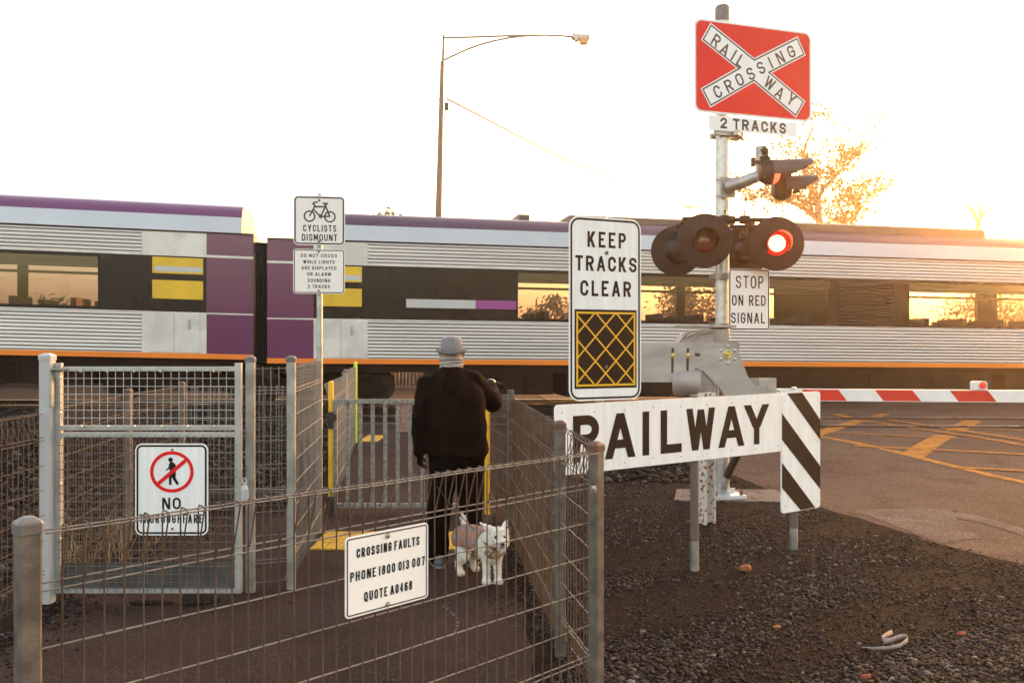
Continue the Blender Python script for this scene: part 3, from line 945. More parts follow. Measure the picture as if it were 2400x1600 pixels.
for i, ln in enumerate([((274, 402), (355, 250)), ((330, 310), (432, 408)), ((432, 408), (500, 262)), ((350, 268), (500, 268)), ((432, 406), (562, 405)), ((562, 411), (492, 235)),
           ((388, 205), (338, 208), (325, 230), (355, 252))]):
    pl.ribbon(bk, [c6(*q) for q in ln], tk, .0014 + i * .0002)
pl.fill(bk, [c6(*q) for q in ((448, 213), (542, 212), (520, 244), (490, 244))], .003)
pl.disc(bk, *c6(432, 404), .0165, .0032)
bk.build("bicycle_symbol", M("charcoal sign ink", (.035, .031, .029), .5), p)
tx = MB()
pl.line(tx, "CYCLISTS", 680 + 184 / 6.03, 440 + 521 / 6.03, 440 + 617 / 6.03, 680 + 652 / 6.03, .0085, .0012, gap=.42)
pl.line(tx, "DISMOUNT", 680 + 165 / 6.03, 440 + 652 / 6.03, 440 + 748 / 6.03, 680 + 666 / 6.03, .0085, .0012, gap=.36)
tx.build("lettering", m_black, p)
for y in (180, 760):
    mb = MB(); pl.bolt(mb, *c6(410, y), .007, .001, 10); mb.build("bolt", m_galv_dull, p)
x0, y1 = c6(42, 862); x1, y0 = c6(774, 1500)
p = sign_plate(root, pl, x0, x1, y0, y1, .03, m_sign_pink, .007, .010)
tx = MB()
for t_, xa, xb, ya, yb in (("DO NOT CROSS", 148, 662, 931, 981), ("WHILE LIGHTS", 185, 628, 1020, 1070), ("ARE DISPLAYED", 162, 653, 1106, 1156),
                           ("OR ALARM", 240, 576, 1194, 1244), ("SOUNDING", 248, 568, 1283, 1333), ("2 TRACKS", 252, 561, 1368, 1418)):
    pl.line(tx, t_, 680 + xa / 6.03, 440 + ya / 6.03, 440 + yb / 6.03, 680 + xb / 6.03, .0052, .0012, gap=.42, space=1.1)
tx.build("lettering", m_black, p)
for y in (906, 1453):
    mb = MB(); pl.bolt(mb, *c6(404, y), .006, .001, 10); mb.build("bolt", m_galv_dull, p)
mb = MB()
for z in (2.85, 2.52, 2.38, 2.13): mb.lathe([(.031, -.015), (.031, .015)], (Cx, Cy, z), (0, 0, 1), 14)
mb.build("bracket", m_galv_dull, root)

# --- width marker board with the word RAILWAY
rd = Vector((.929, .63, 0)).normalized()
pl = Plate((1.318 - rd.y * -.0, 6.16, 0), rd, (0, 0, 1))
pl.o = pl.o + pl.n * .045
root = thing("railway_board", "long white board lettered RAILWAY with a striped end panel on short grey posts", "sign board", (1.9, 6.55, 0))
b8 = lambda x, y: pl.px(1250 + x / 2.613, 800 + y / 2.613)
aL, _ = b8(133, 400); aS, _ = b8(1521, 400); aR, _ = b8(1757, 400)
zt, zb = 1.248, .798
p = sign_plate(root, pl, aL, aS - .001, zb, zt, .03, m_sign_old, name="board", th=.012)
tx = MB(); k = .0014
def big(ch, xl, xr, t=.062):
    a0 = b8(xl, 600)[0]; a1 = b8(xr, 600)[0]
    pl.glyph(tx, ch, a0, .872, (a1 - a0) if ch != 'I' else t, .300, t, k)
for ch, xl, xr in (('R', 242, 402), ('A', 437, 625), ('I', 668, 702), ('L', 779, 908), ('W', 936, 1112), ('A', 1132, 1292), ('Y', 1288, 1444)): big(ch, xl, xr)
tx.build("lettering", m_brownblack, p)
rv = MB()
for i in range(9):
    for z in (zt - .055, zb + .045):
        pl.disc(rv, aL + .055 + i * (aS - aL - .10) / 8, z + .006 * math.sin(i * 2.3 + z), .0045, .0022, 8)
rv.build("rivets", m_darkmetal, p)
# striped end panel
zs0 = .312
p = sign_plate(root, pl, aS + .001, aR, zs0, zt, .028, m_sign_old, name="striped_panel", th=.012)
st = MB(); wS, hS = aR - aS, zt - zs0
def stripe(poly):
    pl.fill(st, poly, .0015)
x_, X_ = aS + .002, aR - .002
ty = lambda fr: zt - fr * hS
s8 = lambda q: b8(*q)
e0 = aS; e1 = aR
stripe([(e0 + .13 * wS, zt - .002), (e0 + .52 * wS, zt - .002), (X_, ty(.245)), (X_, ty(.42))])
stripe([(x_, ty(.165)), (X_, ty(.645)), (X_, ty(.845)), (x_, ty(.385))])
stripe([(x_, ty(.575)), (e0 + .865 * wS, zs0 + .004), (e0 + .475 * wS, zs0 + .004), (x_, ty(.785))])
st.build("stripes", m_brownblack, p)
rv = MB()
for a in (.08, .92):
    for z in (.06, .42, .94): pl.disc(rv, aS + wS * a, ty(z), .0045, .0025, 8)
rv.build("rivets", m_darkmetal, p)
for (px_, py_, Y_) in ((1628, 1336, 6.16), (1862, 1287, 6.78)):
    g_ = W(px_, py_, Y_) ; c = Vector((g_.x, g_.y, 0)) 
    q = (c - pl.o).dot(pl.n); c = c - pl.n * (q + .046)
    mb = MB(); mb.lathe([(.031, 0), (.031, zt + .005), (.028, zt + .014), (.001, zt + .018)] if px_ < 1700 else [(.031, 0), (.031, 1.22)], c, (0, 0, 1), 16)
    mb.build("post", M("brown grey weathered pipe", (.14, .10, .08), .7, 0, .2, 7, stretch=(1, 1, .2)), root, smooth='auto')
    mb = MB(); mb.lathe([(.0322, 0), (.0322, .215 if px_ < 1700 else .17)], c, (0, 0, 1), 16, caps=(False, True)); mb.build("pale_collar", m_galv, root, smooth='auto')
c = pl.P((aL + aS) / 2 - 1.04, 0, -.048)

# --- keep tracks clear
pl = plate_between(W(1333.5, 800, 5.53), W(1502.5, 800, 5.76))
k3 = lambda x, y: pl.px(1250 + x / 2.8, 400 + y / 2.8)
root = thing("keep_clear_sign", "tall white keep tracks clear sign with yellow cross-hatched square", "sign", W(1400, 800, 5.72) * 1)
root.location.z = 0
x0 = 0.0; x1 = (W(1502.5, 800, 5.76) - W(1333.5, 800, 5.53)).length
_, y1 = k3(300, 297); _, y0 = k3(300, 1511)
p = sign_plate(root, pl, x0, x1, y0, y1, .075, m_sign_old, .013, .017, m_brownblack)
tx = MB()
pl.line(tx, "KEEP", 1250 + 355 / 2.8, 400 + 396 / 2.8, 400 + 500 / 2.8, 1250 + 607 / 2.8, .0175, .0014, gap=.42)
pl.line(tx, "TRACKS", 1250 + 275 / 2.8, 400 + 553 / 2.8, 400 + 653 / 2.8, 1250 + 677 / 2.8, .0175, .0014, gap=.36)
pl.line(tx, "CLEAR", 1250 + 308 / 2.8, 400 + 717 / 2.8, 400 + 820 / 2.8, 1250 + 641 / 2.8, .0175, .0014, gap=.42)
tx.build("lettering", m_brownblack, p)
qa, qb = k3(270, 908); qc, qd = k3(677, 1426)
qd = k3(270, 1432)[1]
sq = MB(); pl.fill(sq, [(qa, qd), (qc, qd), (qc, qb), (qa, qb)], .0012); sq.build("hatched_square", m_brownblack, p)
lt = MB(); ia, ib, ic, id_ = qa + .019, qd + .022, qc - .017, qb - .022
pl.ribbon(lt, [(ia, ib), (ic, ib), (ic, id_), (ia, id_)], .0135, .0024, True)
k_ = 0
wq, hq = ic - ia, id_ - ib
for i in range(-3, 7):
    for sg in (1, -1):
        cx_ = ia + wq * (.133 + .355 * i); cy_ = id_ - hq * .163
        dx, dy = .355 * wq * 3, sg * .337 * hq * 3
        c = clip((cx_ - dx, cy_ - dy), (cx_ + dx, cy_ + dy), ia, ic, ib, id_)
        if c:
            k_ += 1; pl.ribbon(lt, list(c), .0105, .0025 + .00012 * k_)
lt.build("hatching", m_amber, p)
for q in ((480, 540), (477, 1287)):
    mb = MB(); pl.bolt(mb, *k3(*q), .009, .003, 10); mb.build("bolt", m_galv_dull, p)
mb = MB()
tp = pl.P(x1 * .5, y1 + .012, -.036); bt = W(1401, 800, 5.70); bt = Vector((tp.x - .05, tp.y + .01, 0))
mb.tube([bt, tp], .029, 14); mb.build("post", m_galv, root, smooth='auto')

# --- rusty rail offcut standing beside the board
rb = G(1655, 1226)
root = thing("steel_post", "white painted rusty H-section steel post behind the lettered board", "post", rb)
mb = MB(); rot = Matrix.Rotation(R(28), 3, 'Z'); hgt = 1.185
prof = [(-.062, -.06), (.062, -.06), (.062, -.046), (.006, -.04), (.006, .04), (.062, .046), (.062, .06), (-.062, .06), (-.062, .046), (-.006, .04), (-.006, -.04), (-.062, -.046)]
prof = [(b, a) for a, b in prof]
mb.prism([rb + rot @ Vector((a, b, hgt)) for a, b in prof], (0, 0, -hgt))
mb.build("beam", M("flaking white paint over rust", (.62, .57, .51), .7, 0, scale=30, col2=(.22, .07, .02), lo=.54, hi=.62, bump=.3, bscale=40, detail=8), root)
# ------------------------------------------------------------------ crossing signal
mast = Vector((W(1693, 800, 9.04).x, 9.04, 0))
root = thing("crossing_signal", "tall galvanised signal mast with red crossbuck board and round flashing lights", "railway signal", mast)
MR = .0735
mb = MB(); mb.lathe([(MR, .05), (MR, 5.10)], mast, (0, 0, 1), 28); mp = mb.build("mast", M("spangled galvanised pipe", (.42, .42, .42), .42, .7, scale=14, col2=(.58, .57, .56), bump=.04, bscale=200), root, smooth='auto')
mb = MB(); mb.lathe([(MR + .006, 5.03), (MR + .006, 5.18), (MR * .9, 5.20), (.001, 5.205)], mast, (0, 0, 1), 28)
for a in (-1.2, -2.4): mb.lathe([(.008, 0), (.007, .01)], mast + Vector((math.cos(a) * .078, math.sin(a) * .078, 5.10)), (math.cos(a), math.sin(a), 0), 8)
mb.build("mast_cap", m_cap, mp, smooth='auto')
mb = MB(); mb.box(mast + Vector((0, 0, .028)), (.37, .37, .036), Matrix.Rotation(R(12), 3, 'Z'))
for s_ in (.13, .16): mb.box(mast + Vector((0, 0, .07)), (s_ * 2.2, .012, .05), Matrix.Rotation(R(12 if s_ < .15 else 102), 3, 'Z'))
mb.build("base_flange", M("pale zinc flange", (.60, .60, .60), .5, .2, .1, 8), root)
for sx in (-1, 1):
    for sy in (-1, 1):
        q = mast + Matrix.Rotation(R(12), 3, 'Z') @ Vector((sx * .145, sy * .145, .046))
        mb = MB(); mb.lathe([(.02, 0), (.02, .022), (.013, .022), (.013, .05), (.001, .05)], q, (0, 0, 1), 6); mb.build("anchor_bolt", M("rusty bolt", (.16, .06, .03), .8, .2, .3, 30), root)
mb = MB(); q = [mast + Vector((-.55, -.22, 0)), mast + Vector((.62, -.30, 0)), mast + Vector((.70, .42, 0)), mast + Vector((-.40, .45, 0))]
mb.prism([v + Vector((0, 0, .012)) for v in q], (0, 0, -.15)); pad = mb.build("footing", m_concrete); tag(pad, kind="structure"); 
# conduit from the ground to the mechanism
mb = MB(); c0 = W(1695, 1150, 8.93); pts = [W(1697, 1146, 8.92), W(1703, 1118, 8.90), W(1716, 1090, 8.88), W(1730, 1062, 8.87), W(1742, 1035, 8.86), W(1746, 1000, 8.9)]
mb.tube(pts[:2], .034, 12); mb.tube(pts[4:], .034, 12); mb.build("conduit_sleeve", m_galv, root, smooth='auto')
mb = MB(); mb.tube(pts[1:5], .04, 12); mb.build("conduit", m_darkmetal, root, smooth='auto')

# red crossbuck board
pl = plate_between(W(1626, 800, 8.80), W(1902, 800, 9.245))
z4 = lambda x, y: pl.px(1600 + x / 2.8, y / 2.8)
x0, y1 = z4(75, 115); x1, y0 = z4(846, 804); y0b = z4(72, 736)[1]; y0 = (y0 + y0b) / 2; y1 = (y1 + z4(845, 214)[1]) / 2
pb_ = sign_plate(root, pl, x0, x1, y0, y1, .085, M("white board edge", (.80, .80, .81), .4), name="crossbuck_board", th=.006)
mb = MB(); pl.fill(mb, rrect(x0 + .024, x1 - .024, y0 + .024, y1 - .024, .07), .0012); mb.build("red_field", m_red, pb_)
ctr = Vector(z4(468, 462))
e1a, e1b = (Vector(z4(151, 207)) + ctr * 0), Vector(z4(774, 720))
e2a, e2b = Vector(z4(149, 645)), Vector(z4(780, 303))
def X_outline(inset):
    pts = []
    arms = [(e1b, e1a), (e2b, e2a)]
    hw = .5 * (Vector(z4(182, 150)) - Vector(z4(120, 263))).length - inset
    L = [(e1a, -1), (e2b, 1), (e1b, 1), (e2a, -1)]
    ends = [e1a, e2b, e1b, e2a]           # clockwise from upper left
    out = []
    for i, e in enumerate(ends):
        d = (e - ctr).normalized(); n = Vector((-d.y, d.x))
        tip = e - d * inset
        nx_ = ends[(i + 1) % 4]; d2 = (nx_ - ctr).normalized(); n2 = Vector((-d2.y, d2.x))
        out += [tip + n * hw, tip - n * hw]
        # inner corner between this arm's right edge and the next arm's left edge
        A_ = ctr - n * hw; B_ = ctr + n2 * hw
        det = d.x * (-d2.y) - d.y * (-d2.x)
        w2 = B_ - A_
        t = (w2.x * (-d2.y) - w2.y * (-d2.x)) / det
        out.append(A_ + d * t)
    return out
mb = MB(); pl.fill(mb, [tuple(v) for v in X_outline(0)], .0024); mb.build("crossbuck", m_sign, pb_)
mb = MB(); pl.ribbon(mb, [tuple(v) for v in X_outline(.019)], .015, .0036, True); mb.build("crossbuck_outline", M("blue black sign ink", (.028, .030, .036), .5), pb_)
tx = MB()
dd1 = (e1b - e1a).normalized(); dd2 = (e2b - e2a).normalized()
r1, r2 = math.atan2(dd1.y, dd1.x), math.atan2(dd2.y, dd2.x)
lh, lw, lt_ = .132, .086, .0195
def letter(ch, x, y, rot):
    c = Vector(z4(x, y)); w = lw * GL[ch][0] if ch != 'I' else lt_
    o = c + Vector((-w / 2 * math.cos(rot) + lh / 2 * math.sin(rot), -w / 2 * math.sin(rot) - lh / 2 * math.cos(rot)))
    pl.glyph(tx, ch, o.x, o.y, w, lh, lt_, .0036, rot)
for ch, x, y in (('R', 219, 270), ('A', 277, 327), ('I', 335, 364), ('L', 381, 404), ('W', 570, 549), ('A', 636, 612), ('Y', 712, 655)): letter(ch, x, y, r1)
for ch, x, y in (('C', 228, 603), ('R', 302, 564), ('O', 372, 524), ('S', 445, 486), ('S', 513, 447), ('I', 575, 414), ('N', 639, 381), ('G', 711, 341)): letter(ch, x, y, r2)
tx.build("lettering", M("dark sign ink", (.028, .026, .026), .5), pb_)
# two tracks plate
x0, y1 = z4(170, 748); x1, y0 = z4(752, 902)
y1 = (y1 + z4(752, 810)[1]) / 2; y0 = (y0 + z4(172, 851)[1]) / 2
p2 = sign_plate(root, pl, x0, x1, y0, y1 - .002, .008, m_sign, name="track_count_plate")
tx = MB(); pl.line(tx, "2 TRACKS", 1600 + 247 / 2.8, 771 / 2.8, 842 / 2.8, 1600 + 678 / 2.8, .0225, .0014, gap=.34, space=.85); tx.build("lettering", M("dark sign ink", (.028, .026, .026), .5), p2)
# brackets behind the boards
for zz in (W(0, 312, 8.95).z,):
    mb = MB()
    q0 = mast + Vector((-.11, -.03, zz)); q1 = q0 + pl.r * .95 
    mb.box(mast + Vector((0, -.085, zz)) + pl.r * .05, (.34, .05, .055), Matrix.Rotation(math.atan2(pl.r.y, pl.r.x), 3, 'Z'))
    mb.box(mast + Vector((0, .085, zz)) + pl.r * .05, (.34, .05, .055), Matrix.Rotation(math.atan2(pl.r.y, pl.r.x), 3, 'Z'))
    mb.box(mast + Vector((.17, -.0, zz)) + pl.r * .02, (.05, .30, .052), Matrix.Rotation(R(-30), 3, 'Z'))
    mb.build("bracket", m_galv, root)
mb = MB()
for yy in (120, 200, 262):
    zz = W(0, yy, 8.9).z
    mb.box(pl.P((x0 + x1) / 2 + .1, zz, -.022), (1.15, .03, .04), Matrix.Rotation(math.atan2(pl.r.y, pl.r.x), 3, 'Z'))
mb.build("board_rail", m_galv, root)

# stop on red plate
ps = plate_between(W(1709, 800, 8.86), W(1804, 800, 9.0))
s3 = lambda x, y: ps.px(1250 + x / 2.8, 400 + y / 2.8)
x0, y1 = s3(1288, 641); x1, y0 = s3(1550, 1050); y0 = (y0 + s3(1277, 1042)[1]) / 2
x0 = (x0 + s3(1277, 1042)[0]) / 2
p3 = sign_plate(root, ps, x0, x1, y0, y1, .035, m_sign_pink, .012, .012, m_brownblack, name="stop_plate")
tx = MB()
for t_, xa, xb, ya, yb in (("STOP", 1328, 1510, 688, 770), ("ON RED", 1303, 1524, 815, 884), ("SIGNAL", 1297, 1520, 930, 1000)):
    ps.line(tx, t_, 1250 + xa / 2.8, 400 + ya / 2.8, 400 + yb / 2.8, 1250 + xb / 2.8, .0145, .0014, gap=.38, space=1.25)
tx.build("lettering", m_brownblack, p3)
for yy in (647, 764):
    zz = W(0, yy, 8.95).z; mb = MB()
    mb.box(mast + Vector((.01, -.09, zz)), (.26, .035, .06), Matrix.Rotation(R(14), 3, 'Z'))
    mb.box(mast + Vector((.01, .09, zz)), (.26, .035, .06), Matrix.Rotation(R(14), 3, 'Z'))
    mb.build("bracket", m_galv, root)

# round flashing lights
def flasher(x, y, Y, lit, name="flashing_light"):
    c = W(x, y, Y); n = Vector((-.10, -1, 0)).normalized()
    p = MB(); p.lathe([(.001, -.012), (.272, -.012), (.279, -.006), (.279, .0), (.272, .004), (.128, .006)], c, n, 48, caps=(True, False))
    p.lathe([(.128, .006), (.128, -.02)], c, n, 48, caps=(False, False))
    d = p.build("backing_disc", m_disc, root, smooth='auto')
    h = MB(); h.lathe([(.01, -.26), (.09, -.25), (.13, -.18), (.14, -.06), (.14, -.012)], c, n, 20); h.build("lamp_housing", m_darkmetal, d, smooth='auto')
    # hood: tube that is open below, tilted a little down
    u = Vector((-n.y, n.x, 0)); up = Vector((0, 0, 1)); hd = MB()
    ns = 26; th0, th1 = R(-38), R(218)
    for shell, rr in ((0, .124), (1, .130)):
        vs = []
        for i in range(ns + 1):
            a = th0 + (th1 - th0) * i / ns
            reach = .08 + .17 * max(0.0, math.sin(a) * .5 + .5)
            for f_ in (0, 1):
                q = c + u * math.cos(a) * rr + up * math.sin(a) * rr + (n * reach + up * (-.02 * reach / .25)) * f_ + n * .005
                vs.append(q)
        hd.add(vs, [(2 * i, 2 * i + 1, 2 * i + 3, 2 * i + 2) for i in range(ns)])
    k = len(hd.v) // 2
    for i in range(ns): hd.f.append([2 * i + 1, k + 2 * i + 1, k + 2 * i + 3, 2 * i + 3]); hd.m.append(0)
    hd.build("hood", m_darkmetal, d, smooth='auto')
    ln = MB(); ln.lathe([(.122, .0), (.118, .012), (.09, .022), (.05, .03), (.001, .033)], c, n, 32, caps=(True, False))
    if lit:
        ln.build("lens", emit("lit red lens", (1.0, .002, .001), .20), d, smooth=True)
        le = MB(); k = 0
        for ring, cnt in ((0, 1), (.014, 6), (.028, 12), (.042, 18), (.056, 24), (.070, 28), (.082, 32)):
            for i in range(cnt):
                a = 2 * math.pi * i / cnt + ring * 20
                q = c + u * math.cos(a) * ring + up * math.sin(a) * ring + n * (.036 - ring * .12)
                le.lathe([(.0048, 0), (.0038, .002), (.001, .003)], q, n, 6, caps=(False, True))
        o = le.build("led_array", emit("lit red diode", (1.0, .78, .50), .7), d)
        # the lamp's own light
        ld = bpy.data.lights.new("signal_lamp", 'SPOT'); ld.energy = 5.0; ld.color = (1, .03, .01); ld.spot_size = R(150); ld.shadow_soft_size = .05
        lo = bpy.data.objects.new("signal_lamp", ld); COL.objects.link(lo)
        lo.location = c + n * .06 - base_of(root) - base_of(d) + base_of(root); lo.rotation_euler = n.to_track_quat('-Z', 'Y').to_euler(); lo.parent = d
        lo.location = c + n * .06 - base_of(root)
    else:
        ln.build("lens", M("unlit red brown lens", (.16, .028, .012), .22, 0, .15, 20, coat=.5), d, smooth=True)
    for a in (200, 340): 
        hw = MB(); q = c + u * math.cos(R(a)) * .137 + up * math.sin(R(a)) * .137 + n * .008; hw.lathe([(.009, 0), (.007, .01)], q, n, 8); hw.build("screw", m_darkmetal, d)
    return d
flasher(1652, 564, 8.72, False)
flasher(1820, 571, 8.78, True)

def rear_flasher(x, y, Y):
    c = W(x, y, Y); n = Vector((.10, 1, 0)).normalized()
    p = MB(); p.lathe([(.001, -.006), (.268, -.006), (.274, 0), (.268, .006), (.001, .008)], c, n, 48, caps=(False, False))
    d = p.build("backing_disc", m_disc, root, smooth='auto', label="backing disc of a rear facing light")
    h = MB()
    h.lathe([(.128, -.006), (.132, -.04), (.125, -.10), (.105, -.16), (.07, -.20), (.001, -.215)], c, n, 28, caps=(False, False))
    h.lathe([(.142, -.004), (.142, -.018), (.13, -.02)], c, n, 28, caps=(False, False))
    h.build("lamp_housing", m_darkmetal, d, smooth='auto')
    b = MB(); t = c - n * .12 + Vector((0, 0, .115))
    b.tube([t + Vector((0, 0, -.03)), t + Vector((0, 0, .03))], .04, 10)
    b.lathe([(.055, .03), (.055, .05), (.04, .05), (.04, .07), (.058, .07), (.058, .085), (.03, .095)], t, (0, 0, 1), 10)
    for s_ in (-1, 1): b.box(t + Vector((s_ * .05, -.02, .05)), (.02, .03, .06))
    b.tube([t + Vector((0, 0, .09)), t + Vector((0, 0, .14)), t + Vector((.04, .02, .18)), t + Vector((.10, .03, .20))], .028, 8)
    b.prism([t + Vector((-.045, -.075, -.005)), t + Vector((.045, -.075, -.005)), t + Vector((0, -.10, -.09))], (0, .05, 0))
    b.build("swivel_bracket", m_darkmetal, d, smooth='auto')
    ln = MB(); ln.lathe([(.12, .009), (.10, .022), (.001, .032)], c, n, 24, caps=(True, False)); ln.build("lens", m_rubber, d, smooth=True)
    hd = MB(); hd.lathe([(.126, .008), (.130, .22)], c, n, 24, caps=(False, False)); hd.build("hood", m_darkmetal, d, smooth=True)
rear_flasher(1585, 588, 9.32)
rear_flasher(1742, 590, 9.36)
# cross arm and clamps
mb = MB(); ca_ = mast + Vector((0, -.10, W(0, 516, 8.94).z)); 
mb.tube([ca_ + Vector((-.45, -.02, .01)), ca_ + Vector((.62, -.05, -.01))], .024, 12)
mb.tube([ca_ + Vector((-.45, .30, -.02)), ca_ + Vector((.45, .32, -.03))], .024, 12)
mb.tube([ca_ + Vector((-.42, -.02, .01)), ca_ + Vector((-.42, .31, -.02))], .024, 12)
for x in (.0, .20): mb.lathe([(.045, -.05), (.05, -.03), (.05, .03), (.045, .05)], ca_ + Vector((x, -.03, 0)), (1, 0, 0), 10)
for x in (.0, .20, .60): mb.lathe([(.008, .03), (.008, .085), (.014, .085), (.014, .10)], ca_ + Vector((x, -.03, 0)), (0, 0, 1), 8)
mb.box(ca_ + Vector((.02, .02, 0)), (.17, .10, .08))
mb.build("cross_arm", m_darkmetal, root, smooth='auto')

# upper side arm with two hooded lights
pa = W(1705, 440, 8.94)
mb = MB(); mb.box(pa + Vector((0, -.0, 0)), (.17, .02, .215), Matrix.Rotation(R(16), 3, 'Z'))
for sx in (-1, 1):
    for sz in (-1, 1):
        mb.lathe([(.014, 0), (.014, .012), (.008, .012), (.008, .03)], pa + Vector((sx * .065, -.012, sz * .085)), (0, -1, 0), 8)
for sz in (-1, 1): mb.tube([pa + Vector((-.09, -.01, sz * .085)), pa + Vector((-.16, .09, sz * .085))], .008, 6)
mb.build("clamp_plate", m_galv, root)
e0, e1_ = W(1703, 441, 8.92), W(1783, 411, 8.78)
mb = MB(); mb.tube([e0, e1_], .062, 18); mb.tube([W(1783, 425, 8.78), W(1783, 344, 8.78)], .053, 18); mb.build("side_arm", m_galv, root, smooth='auto')

def side_light(x, y, Y, lit, hood_len):
    c = W(x, y, Y); n = Vector((1, -.06, .02)).normalized(); u = Vector((-n.y, n.x, 0)); up = Vector((0, 0, 1))
    p = MB(); p.lathe([(.02, -.12), (.09, -.11), (.122, -.06), (.128, .0), (.122, .012)], c, n, 28); d = p.build("lamp_housing", m_darkmetal, root, smooth='auto')
    hd = MB(); ns = 28
    for rr in (.120, .128):
        vs = []
        for i in range(ns + 1):
            a = R(-18) + R(216) * i / ns
            reach = hood_len * (.60 + .40 * min(1.0, max(0.0, (math.sin(a) + .05) / .55)))
            vs += [c + u * math.cos(a) * rr + up * math.sin(a) * rr, c + u * math.cos(a) * rr + up * (math.sin(a) * rr) + n * reach]
            
        hd.add(vs, [(2 * i, 2 * i + 1, 2 * i + 3, 2 * i + 2) for i in range(ns)])
    k = len(hd.v) // 2
    for i in range(ns): hd.f.append([2 * i + 1, k + 2 * i + 1, k + 2 * i + 3, 2 * i + 3]); hd.m.append(0)
    hd.build("hood", M("grey brown plastic hood", (.06, .045, .045), .5, 0, .15, 8), d, smooth='auto')
    ln = MB(); ln.lathe([(.116, .012), (.112, .05), (.09, .075), (.05, .088), (.001, .092)], c, n, 28, caps=(False, False))
    ln.build("lens", emit("lit side lens", (1.0, .05, .02), .7) if lit else M("dark side lens", (.06, .01, .008), .3), d, smooth=True)
    return d
side_light(1806, 404, 8.70, True, .40)
side_light(1836, 441, 8.92, False, .33)
mb = MB(); q = W(1797, 352, 8.74)
mb.tube([q + Vector((0, 0, -.14)), q + Vector((.0, 0, -.04)), q, q + Vector((-.02, 0, .03)), q + Vector((-.05, 0, .0)), q + Vector((-.03, 0, -.06))], .022, 8)
mb.box(q + Vector((-.02, 0, -.10)), (.11, .06, .06)); mb.box(q + Vector((.0, 0, -.16)), (.06, .05, .10)); mb.box(q + Vector((-.12, -.03, -.13)), (.09, .03, .03)); mb.box(q + Vector((-.15, -.03, -.13)), (.035, .06, .09))
mb.build("lamp_bracket", m_darkmetal, root)

# ------------------------------------------------------------------ boom gate
bp = plate_between(W(1500, 800, 8.66), W(1900, 800, 8.56))
m7 = lambda x, y, k=0: bp.P(*bp.px(1560 + x / 6.03, 740 + y / 6.03), k)
root = thing("boom_gate", "lowered boom gate with grey mechanism and long red and white striped arm over the road", "boom gate", W(1690, 880, 8.75) * 1)
root.location.z = 0
m_plate = M("scuffed grey aluminium plate", (.40, .36, .335), .5, .55, .16, 7, stretch=(.4, 1, 1), bump=.03)
m_house = M("grey cast gearbox", (.36, .30, .27), .55, .35, .18, 6)
mb = MB(); pts = [(415, 378), (910, 378), (945, 388), (985, 418), (1015, 462), (1040, 520), (1075, 610), (1110, 715), (1150, 825), (1190, 900), (1212, 942), (1240, 970), (1270, 984), (1310, 990), (1565, 982), (1565, 1125), (1560, 1280), (1000, 1280), (870, 1130), (700, 960), (620, 870), (550, 800), (510, 768), (480, 752), (415, 735)]
mb.prism([m7(x, y, 0) for x, y in pts], bp.n * -.014); ap = mb.build("arm_plate", m_plate, root)
mb = MB(); pts = [(-520, 372), (385, 378), (405, 386), (415, 408), (412, 915), (405, 930), (390, 938), (-520, 934)]
mb.prism([m7(x, y, .014) for x, y in pts], bp.n * -.012); cp = mb.build("counterweight_plate", m_plate, root)
mb = MB()
for xs in (98, 312): 
    xb = xs - 6
    q = [(xs - 18, 462), (xs, 450), (xs + 18, 462), (xb + 16, 800), (xb, 812), (xb - 16, 800)]
    mb.poly([m7(x, y, .0145) for x, y in q])
mb.build("slot", M("dark slot", (.06, .032, .02), .7), cp)
for xs in (105, 318):
    mb = MB(); mb.lathe([(.026, 0), (.026, .005), (.016, .005), (.014, .03), (.001, .032)], m7(xs, 558, .015), bp.n, 12); mb.build("bolt", m_brass, cp)
mb = MB(); mb.poly([m7(x, y, .001) for x, y in ((416, 527), (480, 527), (494, 549), (480, 571), (416, 571))]); mb.build("slot", M("dark slot", (.06, .032, .02), .7), ap)
mb = MB(); mb.lathe([(.044, 0), (.044, .006), (.038, .008), (.030, .006)], m7(880, 545, 0), bp.n, 24)
mb.lathe([(.026, .006), (.026, .022), (.014, .022), (.012, .045), (.001, .046)], m7(880, 545, 0), bp.n, 6); mb.build("pivot_bolt", m_brass, ap)
for i in range(6):
    a = R(90 + 60 * i); mb = MB(); mb.lathe([(.015, 0), (.015, .006), (.009, .010), (.009, .018), (.001, .019)], m7(880 + 112 * math.cos(a), 548 - 120 * math.sin(a), 0), bp.n, 8); mb.build("bolt", m_bolt, ap)
# gearbox behind the plates
mb = MB(); pts = [(190, 380), (250, 280), (300, 240), (430, 205), (560, 190), (740, 186), (905, 196), (910, 420), (905, 1000), (700, 1120), (330, 1098), (240, 1060), (190, 1010), (160, 940)]
mb.prism([m7(x, y, -.03) for x, y in pts], bp.n * -.42); gb_ = mb.build("gearbox", m_house, root)
mb = MB()
for x0_, y0_, x1_, y1_ in ((190, 378, 290, 255), (360, 380, 480, 262), (480, 262, 675, 218), (700, 195, 722, 380)):
    a_, b_ = m7(x0_, y0_, -.022), m7(x1_, y1_, -.022); mb.tube([a_, b_], .010, 8)
for a0_ in (-.05, -.22, -.40):
    mb.tube([m7(185, 1000, a0_), m7(245, 1066, a0_), m7(330, 1104, a0_), m7(690, 1126, a0_)], .010, 6)
mb.tube([m7(700, 960, -.02), m7(700, 1120, -.02)], .012, 8); mb.tube([m7(740, 980, -.02), m7(740, 1120, -.02)], .010, 8)
mb.build("casting_rib", m_house, gb_, smooth='auto')
mb = MB(); mb.lathe([(.10, 0), (.145, .02), (.15, .12), (.15, .26), (.14, .30)], m7(540, 950, -.03) , bp.r * -1 + bp.n * -.2, 20); mb.build("motor_drum", m_house, gb_, smooth='auto')
